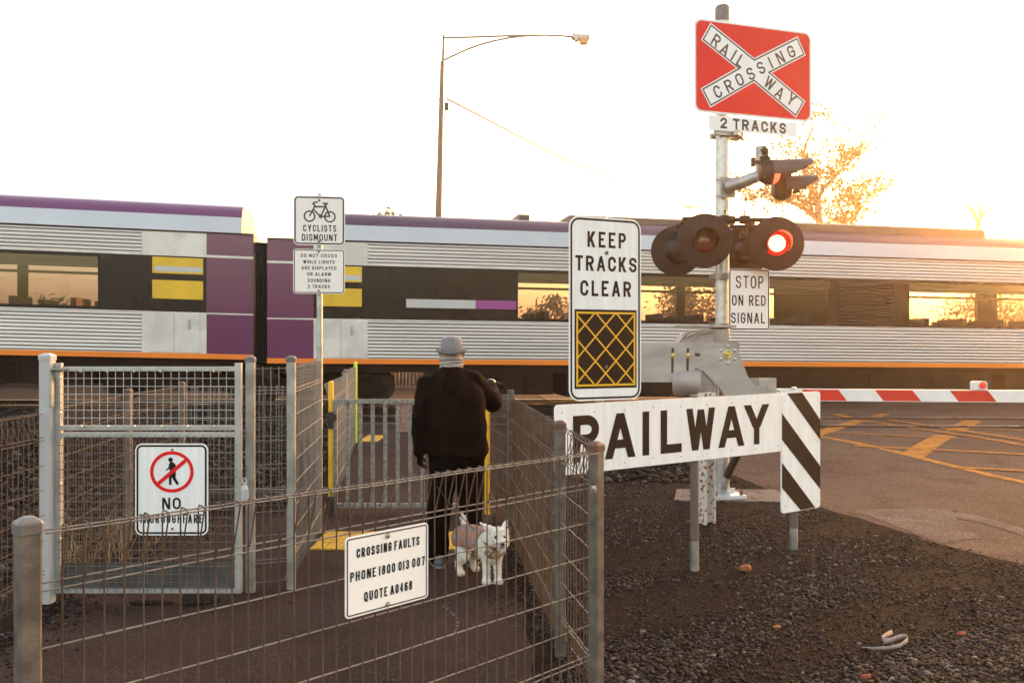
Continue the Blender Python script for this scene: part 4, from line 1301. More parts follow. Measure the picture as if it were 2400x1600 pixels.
mb = MB(); mb.box(m7(975, 430, -.06), (.09, .10, .10), Matrix.Rotation(R(3), 3, 'Z')); mb.build("stop_block", m_house, gb_)
mb = MB(); mb.tube([m7(300, 290, -.01), m7(420, 238, -.01)], .011, 8); mb.tube([m7(420, 240, -.008), m7(500, 205, -.008)], .006, 6)
mb.tube([m7(548 + 56 * math.cos(a), 200 - 52 * math.sin(a), -.008) for a in [math.pi * i / 10 for i in range(11)]], .004, 6); mb.build("padlock_hook", m_bolt, gb_)
mb = MB(); mb.box(m7(600, 190, -.2) + Vector((.0, .0, .03)), (.55, .40, .02)); mb.build("lid", m_house, gb_)
mb = MB(); 
mb.box(m7(1440, 935, -.03), (.18, .05, .075)); mb.box(m7(1255, 935, -.05), (.13, .015, .075)); mb.box(m7(1480, 1010, .01), (.05, .005, .05))
mb.build("clamp_bracket", m_plate, ap)
# arm
bl, br = W(1818, 910.5, 8.60), W(2560, 915.5, 8.30)
tl_, tr_ = bl, br; hgt = 28.6 / F * 8.6
bd = (br - bl).normalized(); ba = plate_between(bl, br); ba.r = bd; 
ba = Plate(bl, Vector((bd.x, bd.y, 0)), (0, 0, 1))
L_ = (br - bl).length; dz = br.z - bl.z
# arm as a hollow box, a touch slimmer to the tip, extending over the whole road
L2 = 7.6
mb = MB(); vs = []
for s_ in (0, L2):
    zt_ = dz * s_ / L_
    h_ = hgt * (1 - .10 * s_ / L2)
    for k in (0, -.05):
        for z in (zt_, zt_ - h_): vs.append(ba.P(s_, z, k))
mb.add(vs, [(0, 4, 5, 1), (2, 3, 7, 6), (0, 2, 6, 4), (1, 5, 7, 3), (0, 1, 3, 2), (4, 6, 7, 5)])
arm = mb.build("boom_arm", M("white boom enamel", (.78, .75, .74), .4, 0, .05, 4), root)
mb = MB()
x = ba.px(1878, 914)[0]; per = 166.5 / F * 8.55
m_boomred = M("red boom sheeting", (.62, .022, .012), .42, 0, .08, 5)
for i in range(9):
    xa = x + per * i; wd = per * .505; sl = 20 / F * 8.5
    zt_ = lambda s_: dz * s_ / L_ - .006
    zb_ = lambda s_: dz * s_ / L_ - hgt * (1 - .10 * s_ / L2) + .006
    rd_ = MB()
    rd_.poly([ba.P(xa, zt_(xa), .0016), ba.P(xa + sl, zb_(xa + sl), .0016), ba.P(xa + sl + wd, zb_(xa + sl + wd), .0016), ba.P(xa + wd, zt_(xa + wd), .0016)][::1])
    rd_.build("red_band", m_boomred, arm)
mb = MB()
for px_ in (1824, 1858): mb.lathe([(.011, 0), (.011, .008), (.006, .014)], ba.P(ba.px(px_, 916)[0], -.018 if px_ < 1840 else .0, .002), ba.n, 8)
mb.lathe([(.028, 0), (.028, .006), (.02, .018), (.001, .02)], ba.P(ba.px(1862, 912)[0], 0, -.02), (0, 0, 1), 12)
mb.build("bolt", m_bolt, arm)
q = ba.px(2296, 904); cl_ = ba.P(q[0], dz * q[0] / L_ + .044, -.02)
mb = MB(); hh = .042
prof = [(-.06, -hh), (.06, -hh), (.066, -hh + .01), (.066, hh - .014), (.052, hh), (-.055, hh), (-.066, hh - .012), (-.066, -hh + .01)]
mb.prism([cl_ + ba.r * a + Vector((0, 0, b)) + ba.n * .04 for a, b in prof], ba.n * -.08); bl_ = mb.build("boom_light", M("white lamp casing", (.75, .73, .72), .4), arm)
mb = MB(); c_ = cl_ + ba.r * .018 + ba.n * .0415 + Vector((0, 0, .004))
mb.lathe([(.034, 0), (.032, .008), (.02, .014), (.001, .017)], c_, ba.n, 20, caps=(False, False)); mb.build("lens", emit("red arm lamp", (.9, .03, .012), .09), bl_, smooth=True)
mb = MB(); mb.lathe([(.040, 0), (.040, .010), (.034, .010)], c_, ba.n, 20, caps=(False, False)); mb.build("lens_ring", m_white_post, bl_)
# ------------------------------------------------------------------ train
TS, TG = .18, -.011                       # plan slope and grade of its track
TD0 = 19.2
ta = Vector((1, TS, 0)).normalized()
tn = Vector((-ta.y, ta.x, 0))             # away from the camera
CS = ta.x
def T(d, n, z, g=TG):
    """train frame: d metres along, n metres into the train, z height"""
    p = Vector((0, TD0, 0)) + ta * d + tn * n
    return Vector((p.x, p.y, z + g * d))
def dpx(x):
    u = (x - 1200) / F
    return (u * TD0 / (1 - TS * u)) / CS

m_steel = M("ribbed stainless steel", (.64, .585, .545), .36, .75, .10, 1.2, stretch=(.1, .1, 3), bump=.02)
m_purple = M("purple train paint", (.115, .012, .078), .3, 0, .08, .5, coat=.4)
m_cornice = M("pale silver train paint", (.47, .47, .49), .3, .15, .06, .4, coat=.3)
m_band = M("dark window band", (.016, .0075, .005), .28, 0, .15, .6, spec=.25)
m_orange = M("orange train stripe", (.80, .20, .012), .38, 0, .06, 1)
m_under = M("dirty brown underframe", (.022, .0105, .006), .85, .05, .4, 2.5, spec=.15)
m_door = M("pale door panel paint", (.62, .575, .55), .36, .1, .13, 2.2, coat=.3)
m_tyel = M("yellow door panel", (.72, .43, .015), .4, 0, .1, 2)
m_rubberg = M("black gangway rubber", (.007, .005, .004), .8)
m_tglass = glass("brown tinted train glass", (.56, .53, .60), .05)
m_int = M("dim brown interior lining", (.10, .06, .042), .8)
m_seat = M("dark seat cloth", (.06, .045, .06), .85)
m_roof = M("dark roof pod", (.055, .04, .035), .55, .2, .2, 2)
m_wheel = M("dark wheel steel", (.05, .032, .024), .6, .5, .3, 6)

WID = 2.9
Z = dict(skirt=1.065, or0=1.125, or1=1.235, low1=2.10, win1=3.27, cor1=3.80, white=4.155, roof=4.42)

def extr(mb, prof, d0, d1, mi=0, g=TG, close=False, ends=False, step=None):
    """profile [(n, z)] swept along the train"""
    n = len(prof)
    vs = [T(d, a, z, g) for d in (d0, d1) for a, z in prof]
    fs = []
    for i in range(n if close else n - 1):
        j = (i + 1) % n
        fs.append((i, j, n + j, n + i))
    if ends: fs += [tuple(range(n)), tuple(range(2 * n - 1, n - 1, -1))]
    mb.add(vs, fs, mi)

def tbox(mb, d0, d1, n0, n1, z0, z1, mi=0, g=TG):
    vs = [T(d, n, z, g) for d in (d0, d1) for n in (n0, n1) for z in (z0, z1)]
    mb.add(vs, [(0, 1, 3, 2), (4, 6, 7, 5), (0, 4, 5, 1), (2, 3, 7, 6), (0, 2, 6, 4), (1, 5, 7, 3)], mi)

def ribbed(z0, z1, k):
    """corrugated steel: rounded ribs between narrow grooves"""
    prof = [(0, z0)]; st = (z1 - z0) / k
    for i in range(k):
        b = z0 + st * i
        prof += [(.016, b + st * .02), (.016, b + st * .13), (.002, b + st * .22), (-.006, b + st * .40), (-.008, b + st * .58), (-.004, b + st * .78), (.004, b + st * .92)]
    prof.append((0, z1)); return prof

m_purple_dull = M("flare dulled purple train roof", (.062, .022, .052), .4, 0, .1, .5)  # duller copy of the purple: flare over the right carriage put into the colour
def carriage(name, label, dA, dB, purple, wins, doors, louvres, bogies, boxes, pods, g, strip=None, yellow=()):
    """one carriage between dA and dB; purple: end zones; doors: plain silver zones"""
    t = thing(name, label, "train carriage", T(dA if dA > -9 else dB, WID / 2, .2, g), "carriages of the passing train")
    zones = sorted([(a, b, 'p') for a, b in purple] + [(a, b, 's') for a, b in doors])
    cuts = [dA]
    segs = []; x = dA
    for a, b, k in zones:
        if a > x + 1e-6: segs.append((x, a, 'r'))
        segs.append((a, b, k)); x = b
    if x < dB - 1e-6: segs.append((x, dB, 'r'))
    mb = MB()
    for a, b, k in segs:
        if k == 'r':
            extr(mb, ribbed(Z['or1'], Z['low1'] - .03, 11), a, b, 0, g); extr(mb, [(-.012, Z['low1'] - .03), (-.012, Z['low1'])], a, b, 2, g)
            extr(mb, ribbed(Z['win1'] + .05, Z['cor1'] - .02, 6), a, b, 0, g); extr(mb, [(-.012, Z['win1']), (-.012, Z['win1'] + .05)], a, b, 2, g)
        else:
            mi = 1 if k == 'p' else 2
            extr(mb, [(0, Z['or1']), (0, Z['low1'])], a, b, mi, g); extr(mb, [(0, Z['win1']), (0, Z['cor1'] - .02)], a, b, mi, g)
            if k == 'p': extr(mb, [(-.004, Z['low1'] - .03), (-.004, Z['low1'])], a, b, 2, g); extr(mb, [(-.004, Z['win1']), (-.004, Z['win1'] + .05)], a, b, 2, g)
    # far side wall, floor, ceiling deck, ends
    extr(mb, [(WID, Z['or0']), (WID, Z['low1'])], dA, dB, 0, g); extr(mb, [(WID, Z['win1']), (WID, Z['cor1'])], dA, dB, 0, g)
    tbox(mb, dA, dB, .06, WID - .06, 1.14, 1.22, 3, g); tbox(mb, dA, dB, .06, WID - .06, 3.42, 3.48, 3, g)
    for d, s_ in ((dA, 1), (dB, -1)):
        tbox(mb, d, d + s_ * .06, .02, WID - .02, Z['or0'], Z['cor1'], 1, g)
    body = mb.build("body", [m_steel, m_purple, m_door, m_int], t)
    # orange stripe
    mb = MB(); tbox(mb, dA, dB, -.006, .05, Z['or0'], Z['or1'], 0, g); mb.build("orange_stripe", m_orange, t)
    # gutter line
    mb = MB(); tbox(mb, dA, dB, -.02, .03, Z['cor1'] - .022, Z['cor1'], 0, g); mb.build("gutter", m_under, t)
    # dark window band with openings
    mb = MB(); mf = MB(); xs = dA
    for (a, b) in sorted(wins) + [(dB, dB)]:
        s0 = xs
        for (pa_, pb2) in purple:
            if pa_ <= s0 < pb2: s0 = pb2
        s1 = a
        for (pa_, pb2) in purple:
            if pa_ < s1 <= pb2: s1 = pa_
        if s1 > s0 + .01:
            tbox(mb, s0, s1, 0.0, .05, Z['low1'] + .001, Z['win1'] - .001, 0, g)
            tbox(mf, s0, s1, WID - .05, WID, Z['low1'] + .001, Z['win1'] - .001, 0, g)
        xs = b
    for (a, b) in purple: tbox(mb, a, b, .002, .05, Z['low1'] + .001, Z['win1'] - .001, 1, g)
    for (a, b) in wins:
        for zz0, zz1 in ((Z['low1'] + .001, Z['low1'] + .07), (Z['win1'] - .07, Z['win1'] - .001)):
            tbox(mb, a, b, 0, .05, zz0, zz1, 0, g); tbox(mf, a, b, WID - .05, WID, zz0, zz1, 0, g)
    mf.build("window_band", m_band, t)
    band = mb.build("window_band", [m_band, m_purple], t)
    for (a, b) in wins:
        mb = MB()
        extr(mb, [(.02, Z['low1'] + .07), (.02, Z['win1'] - .07)], a, b, 0, g); w_o = mb.build("window", m_tglass, t)
        mb = MB(); extr(mb, [(WID - .03, Z['low1'] + .07), (WID - .03, Z['win1'] - .07)], a, b, 0, g); mb.build("window", m_tglass, t)
        mb = MB()
        for dd_ in (a, b): tbox(mb, dd_ - .02, dd_ + .02, -.004, .03, Z['low1'] + .05, Z['win1'] - .05, 0, g)
        mb.build("window_seal", m_rubberg, w_o)
    # interior: seats, luggage rack
    mb = MB()
    for (a, b) in wins:
        k = max(1, int((b - a) / .95))
        for i in range(k):
            d = a + (b - a) * (i + .5) / k
            for n0 in (.12, 1.78):
                tbox(mb, d, d + .12, n0, n0 + .96, 1.6, 2.34, 0, g); tbox(mb, d - .45, d, n0, n0 + .96, 1.55, 1.68, 0, g)
    if wins: mb.build("seats", m_seat, t)
    mb = MB(); tbox(mb, dA + .3, dB - .3, .08, .46, 3.0, 3.04, 0, g); tbox(mb, dA + .3, dB - .3, WID - .46, WID - .08, 3.0, 3.04, 0, g); mb.build("luggage_rack", m_int, t)
    # roof
    rs, re = dA + (.95 if purple and purple[0][0] <= dA + .01 else 0), dB - (.25 if purple and purple[-1][1] >= dB - .01 else 0)
    mb = MB(); half = [(.02, Z['cor1']), (.045, 3.95), (.10, Z['white'])]
    half2 = [(.10, Z['white']), (.17, 4.26), (.30, 4.39), (.55, 4.47), (WID / 2, 4.53)]
    extr(mb, half, rs, re, 0, g); extr(mb, [(WID - a, z) for a, z in half], rs, re, 0, g)
    extr(mb, half2, rs, re, 1, g); extr(mb, [(WID - a, z) for a, z in half2], rs, re, 1, g)
    full = half + half2[1:] + [(WID - a, z) for a, z in (half + half2[1:])[::-1]][1:]
    for d in (rs, re): mb.add([T(d, a, z, g) for a, z in full], [tuple(range(len(full)))], 1)
    tbox(mb, dA, dB, .0, WID, Z['cor1'], Z['cor1'] + .012, 1, g)
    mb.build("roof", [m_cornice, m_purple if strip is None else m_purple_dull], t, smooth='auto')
    for (a, b, n0, z1_) in pods:
        mb = MB(); prof = [(n0, 4.36), (n0 + .05, z1_ - .05), (n0 + .16, z1_), (WID - n0 - .16, z1_), (WID - n0 - .05, z1_ - .05), (WID - n0, 4.36)]
        extr(mb, prof, a, b, 0, g, ends=True); 
        for k in range(1, 5): extr(mb, [(n0 - .004, 4.40), (n0 + .046, z1_ - .06)], a + (b - a) * k / 5 - .02, a + (b - a) * k / 5 + .02, 0, g)
        mb.build("roof_pod", m_roof, t, smooth='auto')
    # doors
    for (a, b) in doors:
        mb = MB(); w = .012; a2, b2 = a + .12, b - .12
        for u0, u1 in ((a2, (a2 + b2) / 2), ((a2 + b2) / 2, b2)):
            mb = MB(); tbox(mb, u0 + w, u1 - w, -.014, .0, Z['or1'] + .02, Z['low1'] - .035, 0, g); dr = mb.build("door", m_door, t)
        mb = MB(); tbox(mb, b2 - .25, b2 - .2, -.03, -.004, 1.75, 1.95, 0, g); mb.build("handle", m_galv, dr)
    for (a, b) in yellow:
        mb = MB(); za, zb = 2.37, 2.76; tbox(mb, a, b, -.004, .0, za, zb, 0, g); tbox(mb, a, b, -.004, 0, 2.90, 3.27 - .03, 0, g)
        yo = mb.build("yellow_panel", m_tyel, t)
        mb = MB(); tbox(mb, a + .05, b - .02, -.006, -.004, 2.94, 3.05, 0, g); mb.build("grey_notice", m_cornice, yo)
    for (a, b) in louvres:
        mb = MB()
        for i in range(15):
            z = Z['low1'] + .08 + i * .068
            extr(mb, [(-.001, z), (-.03, z + .012), (-.001, z + .05)], a, b, 0, g)
        mb.build("louvre_panel", m_band, t)
    if strip:
        a, b = strip; mb = MB(); zc = (2.37, 2.56); m1 = a + (b - a) * .62
        tbox(mb, a, m1, -.004, 0, zc[0], zc[1], 0, g); tbox(mb, m1, b, -.004, 0, zc[0], zc[1], 1, g)
        mb.build("livery_strip", [m_cornice, M("magenta livery paint", (.30, .05, .24), .4)], t)
    # underframe, bogies
    mb = MB()
    tbox(mb, dA + .2, dB - .2, .10, WID - .1, Z['skirt'] - .12, Z['or0'] + .01, 0, g)
    for (a, b, z0_, n0) in boxes:
        tbox(mb, a, b, n0, WID - n0 - .1, z0_, Z['skirt'] - .10, 0, g)
        for k in range(1, 4): tbox(mb, a + (b - a) * k / 4 - .02, a + (b - a) * k / 4 + .02, n0 - .02, n0, z0_ + .05, Z['skirt'] - .14, 0, g)
    mb.build("underframe", m_under, t)
    for d in bogies:
        mb = MB()
        for n0 in (.42, WID - .52): 
            mb.prism([T(d + x, n0, z, g) for x, z in ((-1.55, .55), (-1.35, .78), (-.5, .80), (-.3, .58), (.3, .58), (.5, .80), (1.35, .78), (1.55, .55), (1.1, .42), (-1.1, .42))], tn * .10)
        for x in (-1.25, 1.25): tbox(mb, d + x - .12, d + x + .12, .36, .42, .50, .86, 0, g)
        tbox(mb, d - .5, d + .5, .42, WID - .42, .60, .95, 0, g)
        bo = mb.build("bogie", m_under, t)
        for x in (-1.25, 1.25):
            mb = MB()
            for n0 in (.60, WID - .72):
                c = T(d + x, n0, .64, g); mb.lathe([(.05, -.02), (.20, -.02), (.34, .02), (.43, .02), (.43, .12), (.46, .15), (.40, .15), (.1, .12), (.05, .14)], c, tn * (1 if n0 < 1 else -1), 28)
            mb.tube([T(d + x, .6, .64, g), T(d + x, WID - .6, .64, g)], .08, 10)
            mb.build("wheelset", m_wheel, bo, smooth='auto')
    return t

d = dpx
carriage("train_carriage", "left-hand train carriage with bright purple roof, cut by the left edge of the picture", d(-900), d(594), [(d(484), d(594))],
         [(d(-800), d(-480)), (d(-420), d(-90)), (d(-60), d(232))], [(d(332), d(484))], [], [d(420), d(-640)],
         [(d(-380), d(-60), .45, .1), (d(-20), d(215), .55, .12), (d(235), d(300), .5, .2)], [(d(-700), d(-300), .5, 4.72)], TG - .013, yellow=[(d(357), d(476))])
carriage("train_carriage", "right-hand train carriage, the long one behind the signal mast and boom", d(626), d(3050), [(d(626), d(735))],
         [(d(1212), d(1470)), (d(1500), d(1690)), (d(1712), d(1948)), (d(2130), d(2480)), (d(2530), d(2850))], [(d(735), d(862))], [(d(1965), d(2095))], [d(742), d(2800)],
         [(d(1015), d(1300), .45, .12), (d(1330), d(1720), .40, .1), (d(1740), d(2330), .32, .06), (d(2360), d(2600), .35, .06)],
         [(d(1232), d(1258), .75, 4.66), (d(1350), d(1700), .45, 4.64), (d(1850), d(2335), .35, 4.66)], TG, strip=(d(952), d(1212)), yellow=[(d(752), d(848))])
# gangway between the two
f = thing("gangway", "black rubber bellows between the two train carriages", "gangway", T(d(610), WID / 2, 1.2))
mb = MB(); a, b = d(594) + .01, d(626) - .01; k = 5
for i in range(k):
    x0, x1 = a + (b - a) * i / k, a + (b - a) * (i + 1) / k
    xm = (x0 + x1) / 2
    for (da, db, na, nb) in ((x0, xm, .20, .12), (xm, x1, .12, .20)):
        mb.add([T(da, na, 1.15), T(db, nb, 1.15), T(db, nb, 3.72), T(da, na, 3.72)], [(0, 1, 2, 3)])
        mb.add([T(da, WID - na, 1.15), T(db, WID - nb, 1.15), T(db, WID - nb, 3.72), T(da, WID - na, 3.72)], [(0, 1, 2, 3)])
        mb.add([T(da, na, 3.72), T(db, nb, 3.72), T(db, WID - nb, 3.72), T(da, WID - na, 3.72)], [(0, 1, 2, 3)])
mb.build("bellows", m_rubberg, f)
mb = MB(); tbox(mb, a - .3, b + .3, 1.2, 1.7, .62, .86); mb.build("coupler", m_under, f)
# rails under the train
for nn in (.65, 2.25):
    mb = MB(); vs = []
    prof = [(-.035, 0), (.035, 0), (.035, -.04), (.01, -.05), (.01, -.13), (.07, -.16), (-.07, -.16), (-.01, -.13), (-.01, -.05), (-.035, -.04)]
    n = len(prof); vs = [T(dd_, nn + a, .20 + b) for dd_ in (-60, 80) for a, b in prof]
    for i in range(n):
        j = (i + 1) % n
        mb.add([vs[i], vs[j], vs[n + j], vs[n + i]], [(0, 1, 2, 3)], 0 if i == 0 else 1)
    tag(mb.build("rail", [m_rail, m_rail_web]), kind="structure")
# ------------------------------------------------------------------ street lamps
m_wood = M("weathered timber pole", (.16, .11, .08), .85, 0, .3, 3, stretch=(6, 6, .4), bump=.2, bscale=30)
YL = 33.0
root = thing("street_lamp", "tall timber lamp pole rising behind the train with a long curved arm", "street lamp", Vector((W(1020, 0, YL).x, YL, gz(0, YL))))
mb = MB(); mb.tube([Vector((W(1020, 0, YL).x, YL, 0)), W(1028, 500, YL), W(1036.5, 145, YL)], [.135, .125, .075], 14); pole = mb.build("pole", m_wood, root, smooth='auto')
mb = MB(); mb.tube([W(1037.5, 170, YL), W(1039.7, 83, YL)], [.05, .048], 10)
for y in (152, 221, 233): mb.lathe([(.085 + .0003 * (y - 150), -.02), (.085 + .0003 * (y - 150), .02)], W(1036.5 - (y - 145) * .022, y, YL), (0, 0, 1), 12)
mb.build("pole_top", m_galv_dull, root, smooth='auto')
L8 = lambda x, y: W(1000 + x / 3.36, 60 + y / 3.36, YL)
mb = MB(); mb.tube([L8(140, 98), L8(400, 91), L8(700, 80), L8(860, 78), L8(960, 78), L8(1060, 82), L8(1145, 90)], .038, 8)
mb.tube([L8(140, 272), L8(200, 243), L8(300, 196), L8(400, 158), L8(520, 124), L8(640, 100), L8(760, 85), L8(860, 79)], .038, 8)
arm = mb.build("arm", m_galv_dull, root, smooth='auto')
mb = MB(); p = [(1140, 88), (1150, 68), (1180, 74), (1210, 80), (1270, 80), (1284, 95), (1282, 108), (1200, 110), (1185, 125), (1172, 126), (1165, 110), (1145, 102)]
mb.prism([L8(*q) + Vector((0, -.16, 0)) for q in p], (0, .32, 0)); hd = mb.build("lamp_head", m_galv, root)
mb = MB(); p = [(1196, 111), (1282, 109), (1268, 146), (1252, 140), (1238, 127), (1225, 128), (1213, 146), (1204, 130)]
p = [(1196, 111), (1282, 109), (1272, 136), (1262, 146), (1213, 146), (1204, 130)]
mb.prism([L8(*q) + Vector((0, -.14, 0)) for q in p], (0, .28, 0)); mb.build("diffuser", M("amber lamp bowl", (.50, .22, .05), .35, 0, .1, 4), hd)
mb = MB(); q = W(1047, 250, YL); mb.box(q, (.16, .2, .27)); mb.tube([W(1037, 262, YL), W(1042, 268, YL), W(1045, 258, YL)], .015, 6); mb.build("junction_box", m_darkmetal, root)
YL2 = 78.0
root2 = thing("street_lamp", "small distant lamp on a steel post, seen behind the signal mast above the train", "street lamp", Vector((W(1768, 0, YL2).x, YL2, 0)))
mb = MB(); mb.tube([Vector((W(1768, 0, YL2).x, YL2, 0)), W(1768, 503, YL2)], .09, 8); mb.build("pole", m_galv_dull, root2)
mb = MB(); mb.tube([W(1768, 504, YL2), W(1710, 496, YL2), W(1676, 490, YL2), W(1650, 486, YL2), W(1622, 485, YL2)], .06, 6); mb.tube([W(1768, 530, YL2), W(1740, 510, YL2), W(1712, 497, YL2)], .05, 6); mb.build("arm", m_galv_dull, root2)
mb = MB(); mb.prism([W(x, y, YL2) + Vector((0, -.2, 0)) for x, y in ((1604, 488), (1607, 482), (1616, 481), (1624, 483), (1620, 489))], (0, .4, 0)); mb.build("lamp_head", m_galv, root2)
# service wire
root = thing("overhead_wire", "thin overhead wire sagging from the timber pole towards the distant lamp", "wire", W(1048, 232, YL))
P0_, P1_ = W(1048, 232, YL), W(1760, 502, YL2)
mb = MB(); meas = [(1048, 232), (1126, 272), (1237, 331), (1345, 384), (1454, 428), (1550, 460), (1640, 484), (1768, 505)]
pts = []
for i, (x, y) in enumerate(meas):
    u0, u1, uu = (1048 - 1200) / F, (1768 - 1200) / F, (x - 1200) / F
    # straight in plan between the two poles
    X0, X1 = u0 * YL, u1 * YL2
    t = (uu * YL - X0) / ((X1 - X0) - uu * (YL2 - YL))
    pts.append(W(x, y, YL + (YL2 - YL) * t))
mb.tube(pts, .042, 5); mb.build("wire", m_rubber, root)

# ------------------------------------------------------------------ trees
m_bark = M("pale brown gum bark", (.26, .16, .10), .85, 0, .3, 2.5, bump=.3, bscale=12)
def leaf_mat(name, c, c2, tr=.45):
    m = bpy.data.materials.new(name); m.use_nodes = True; nt = m.node_tree; p = nt.nodes["Principled BSDF"]
    o = nt.nodes["Material Output"]; p.inputs['Roughness'].default_value = .6
    tc = nt.nodes.new("ShaderNodeTexCoord"); nz = nt.nodes.new("ShaderNodeTexNoise"); nz.inputs['Scale'].default_value = 1.7
    nt.links.new(tc.outputs['Object'], nz.inputs['Vector'])
    rp = nt.nodes.new("ShaderNodeValToRGB"); rp.color_ramp.elements[0].position = .35; rp.color_ramp.elements[1].position = .65
    rp.color_ramp.elements[0].color = (*c, 1); rp.color_ramp.elements[1].color = (*c2, 1); nt.links.new(nz.outputs[0], rp.inputs[0])
    nt.links.new(rp.outputs[0], p.inputs['Base Color'])
    t = nt.nodes.new("ShaderNodeBsdfTranslucent"); nt.links.new(rp.outputs[0], t.inputs[0])
    mx = nt.nodes.new("ShaderNodeMixShader"); mx.inputs[0].default_value = tr
    nt.links.new(p.outputs[0], mx.inputs[1]); nt.links.new(t.outputs[0], mx.inputs[2]); nt.links.new(mx.outputs[0], o.inputs[0])
    return m
m_leaf_gold = leaf_mat("dry golden gum leaves", (.13, .062, .018), (.20, .095, .026), .3)
m_leaf = leaf_mat("olive gum leaves", (.055, .050, .022), (.085, .070, .028), .3)

def leaves(mb, c, n, spread, size, rnd, droop=.6):
    for _ in range(n):
        o = Vector(c) + Vector((rnd.gauss(0, spread), rnd.gauss(0, spread), rnd.gauss(0, spread * .8)))
        a = Vector((rnd.uniform(-1, 1), rnd.uniform(-1, 1), rnd.uniform(-1.6, .5) * droop - .2)).normalized()
        b = a.cross(Vector((rnd.uniform(-1, 1), rnd.uniform(-1, 1), rnd.uniform(-1, 1)))).normalized()
        L = size * rnd.uniform(.6, 1.3); w = L * .24
        mb.add([o, o + a * L * .45 + b * w, o + a * L, o + a * L * .45 - b * w], [(0, 1, 2, 3)])

YT = 41.0
rnd = random.Random(5)
zt = lambda x, y, dy=0.0: W(1600 + x / 2.8, y / 2.8, YT + dy)
root = thing("gum_tree", "sparse backlit gum tree with golden leaves rising behind the train, right of the signal mast", "tree", Vector((zt(960, 0).x, YT, 0)))
tb = MB(); lf = MB()
base = Vector((zt(1000, 0).x, YT, 0.1))
limbs = [([base, zt(930, 1560), zt(892, 1440), zt(885, 1300, .2), zt(862, 1250, .2), zt(828, 1215, .1), zt(800, 1150), zt(792, 1040, -.2), zt(806, 950, -.3), zt(842, 865, -.3), zt(866, 780, -.2), zt(862, 700)], .24, .016),
  ([zt(892, 1300), zt(925, 1232, -.3), zt(1000, 1160, -.6), zt(1058, 1092, -.8), zt(1070, 1030, -.9), zt(1042, 945, -1), zt(1030, 862, -1), zt(996, 752, -1)], .13, .014),
  ([zt(1070, 1030, -.9), zt(1135, 980, -1.2), zt(1205, 928, -1.4), zt(1262, 850, -1.4), zt(1305, 785, -1.4)], .055, .012),
  ([zt(1058, 1092, -.8), zt(1120, 1040, -.4), zt(1190, 988, 0), zt(1243, 990, 0)], .05, .012),
  ([zt(890, 1190, .2), zt(878, 1130, .6), zt(850, 1080, .8), zt(770, 1020, 1), zt(700, 985, 1), zt(640, 1000, 1)], .07, .012),
  ([zt(895, 1440), zt(830, 1392, .8), zt(762, 1345, 1.2), zt(672, 1316, 1.5)], .15, .09),
  ([zt(760, 1345, 1.2), zt(640, 1270, 1.3), zt(560, 1290, 1.4), zt(475, 1300, 1.4), zt(420, 1262, 1.4), zt(368, 1254, 1.4)], .05, .012),
  ([zt(640, 1280, 1.3), zt(560, 1325, 1.4), zt(462, 1350, 1.4)], .03, .010),
  ([base + Vector((.9, .3, 0)), zt(1085, 1560, .5), zt(1076, 1455, .5), zt(1040, 1370, .5), zt(1000, 1290, .4), zt(978, 1210, .3), zt(965, 1120, .3)], .11, .014),
  ([zt(1085, 1500, .5), zt(1150, 1400, .6), zt(1190, 1345, .6), zt(1262, 1290, .7), zt(1330, 1240, .7)], .06, .012),
  ([zt(1040, 1370, .5), zt(1120, 1300, .3), zt(1190, 1230, .2), zt(1250, 1180, .2)], .05, .012),
  ([zt(930, 1560), zt(1000, 1470, -.5), zt(1080, 1440, -.8)], .06, .012),
  ([zt(842, 865, -.3), zt(890, 800, -.3), zt(910, 740, -.2)], .03, .01), ([zt(800, 1150), zt(740, 1100, .5), zt(690, 1080, .6)], .04, .01)]
tips = []
for pts, r0, r1 in limbs:
    n = len(pts); tb.tube(pts, [r0 + (r1 - r0) * (i / (n - 1)) ** .7 for i in range(n)], 8)
    for i in range(1, n):
        for q in range(4 if r0 < .2 else 3):
            if i < n - 1 and r0 > .2 and i < 4: continue
            a = pts[i - 1].lerp(pts[i], rnd.random())
            e = a
            dirv = Vector((rnd.uniform(-1, 1), rnd.uniform(-1, 1), rnd.uniform(-.2, 1.1))).normalized()
            seg = [a]
            for s_ in range(3):
                dirv = (dirv + Vector((rnd.uniform(-.5, .5), rnd.uniform(-.5, .5), rnd.uniform(-.3, .4)))).normalized()
                e = e + dirv * rnd.uniform(.18, .34); seg.append(e)
            tb.tube(seg, [.016, .012, .009, .006], 5); tips.append(e); tips.append(seg[2])
            if rnd.random() < .6:
                e2 = seg[1] + Vector((rnd.uniform(-.5, .5), rnd.uniform(-.5, .5), rnd.uniform(-.2, .4))); tb.tube([seg[1], e2], [.009, .005], 4); tips.append(e2)
    tips.append(pts[-1])
zc = zt(0, 1000).z
for t_ in tips:
    low = t_.z < zc
    leaves(lf, t_, rnd.randint(8, 20) if low else rnd.randint(2, 8), .18 if low else .14, .21, rnd)
for (x, y, n, s_) in ((1010, 1060, 60, .28), (940, 930, 60, .30), (660, 970, 50, .25), (345, 1140, 40, .18), (1180, 1230, 110, .45), (1060, 1300, 120, .45), (960, 1400, 140, .35), (1240, 1320, 70, .4), (880, 1400, 60, .25),
                      (750, 900, 40, .3), (1000, 1200, 60, .35), (1110, 1180, 60, .3), (1200, 1180, 70, .3), (1000, 1440, 90, .3), (700, 1420, 16, .3), (480, 960, 8, .2)):
    leaves(lf, zt(x, y, rnd.uniform(-.8, .8)), n, s_, .20, rnd)
tb.build("trunk", m_bark, root, smooth=True); lf.build("crown", m_leaf_gold, root)

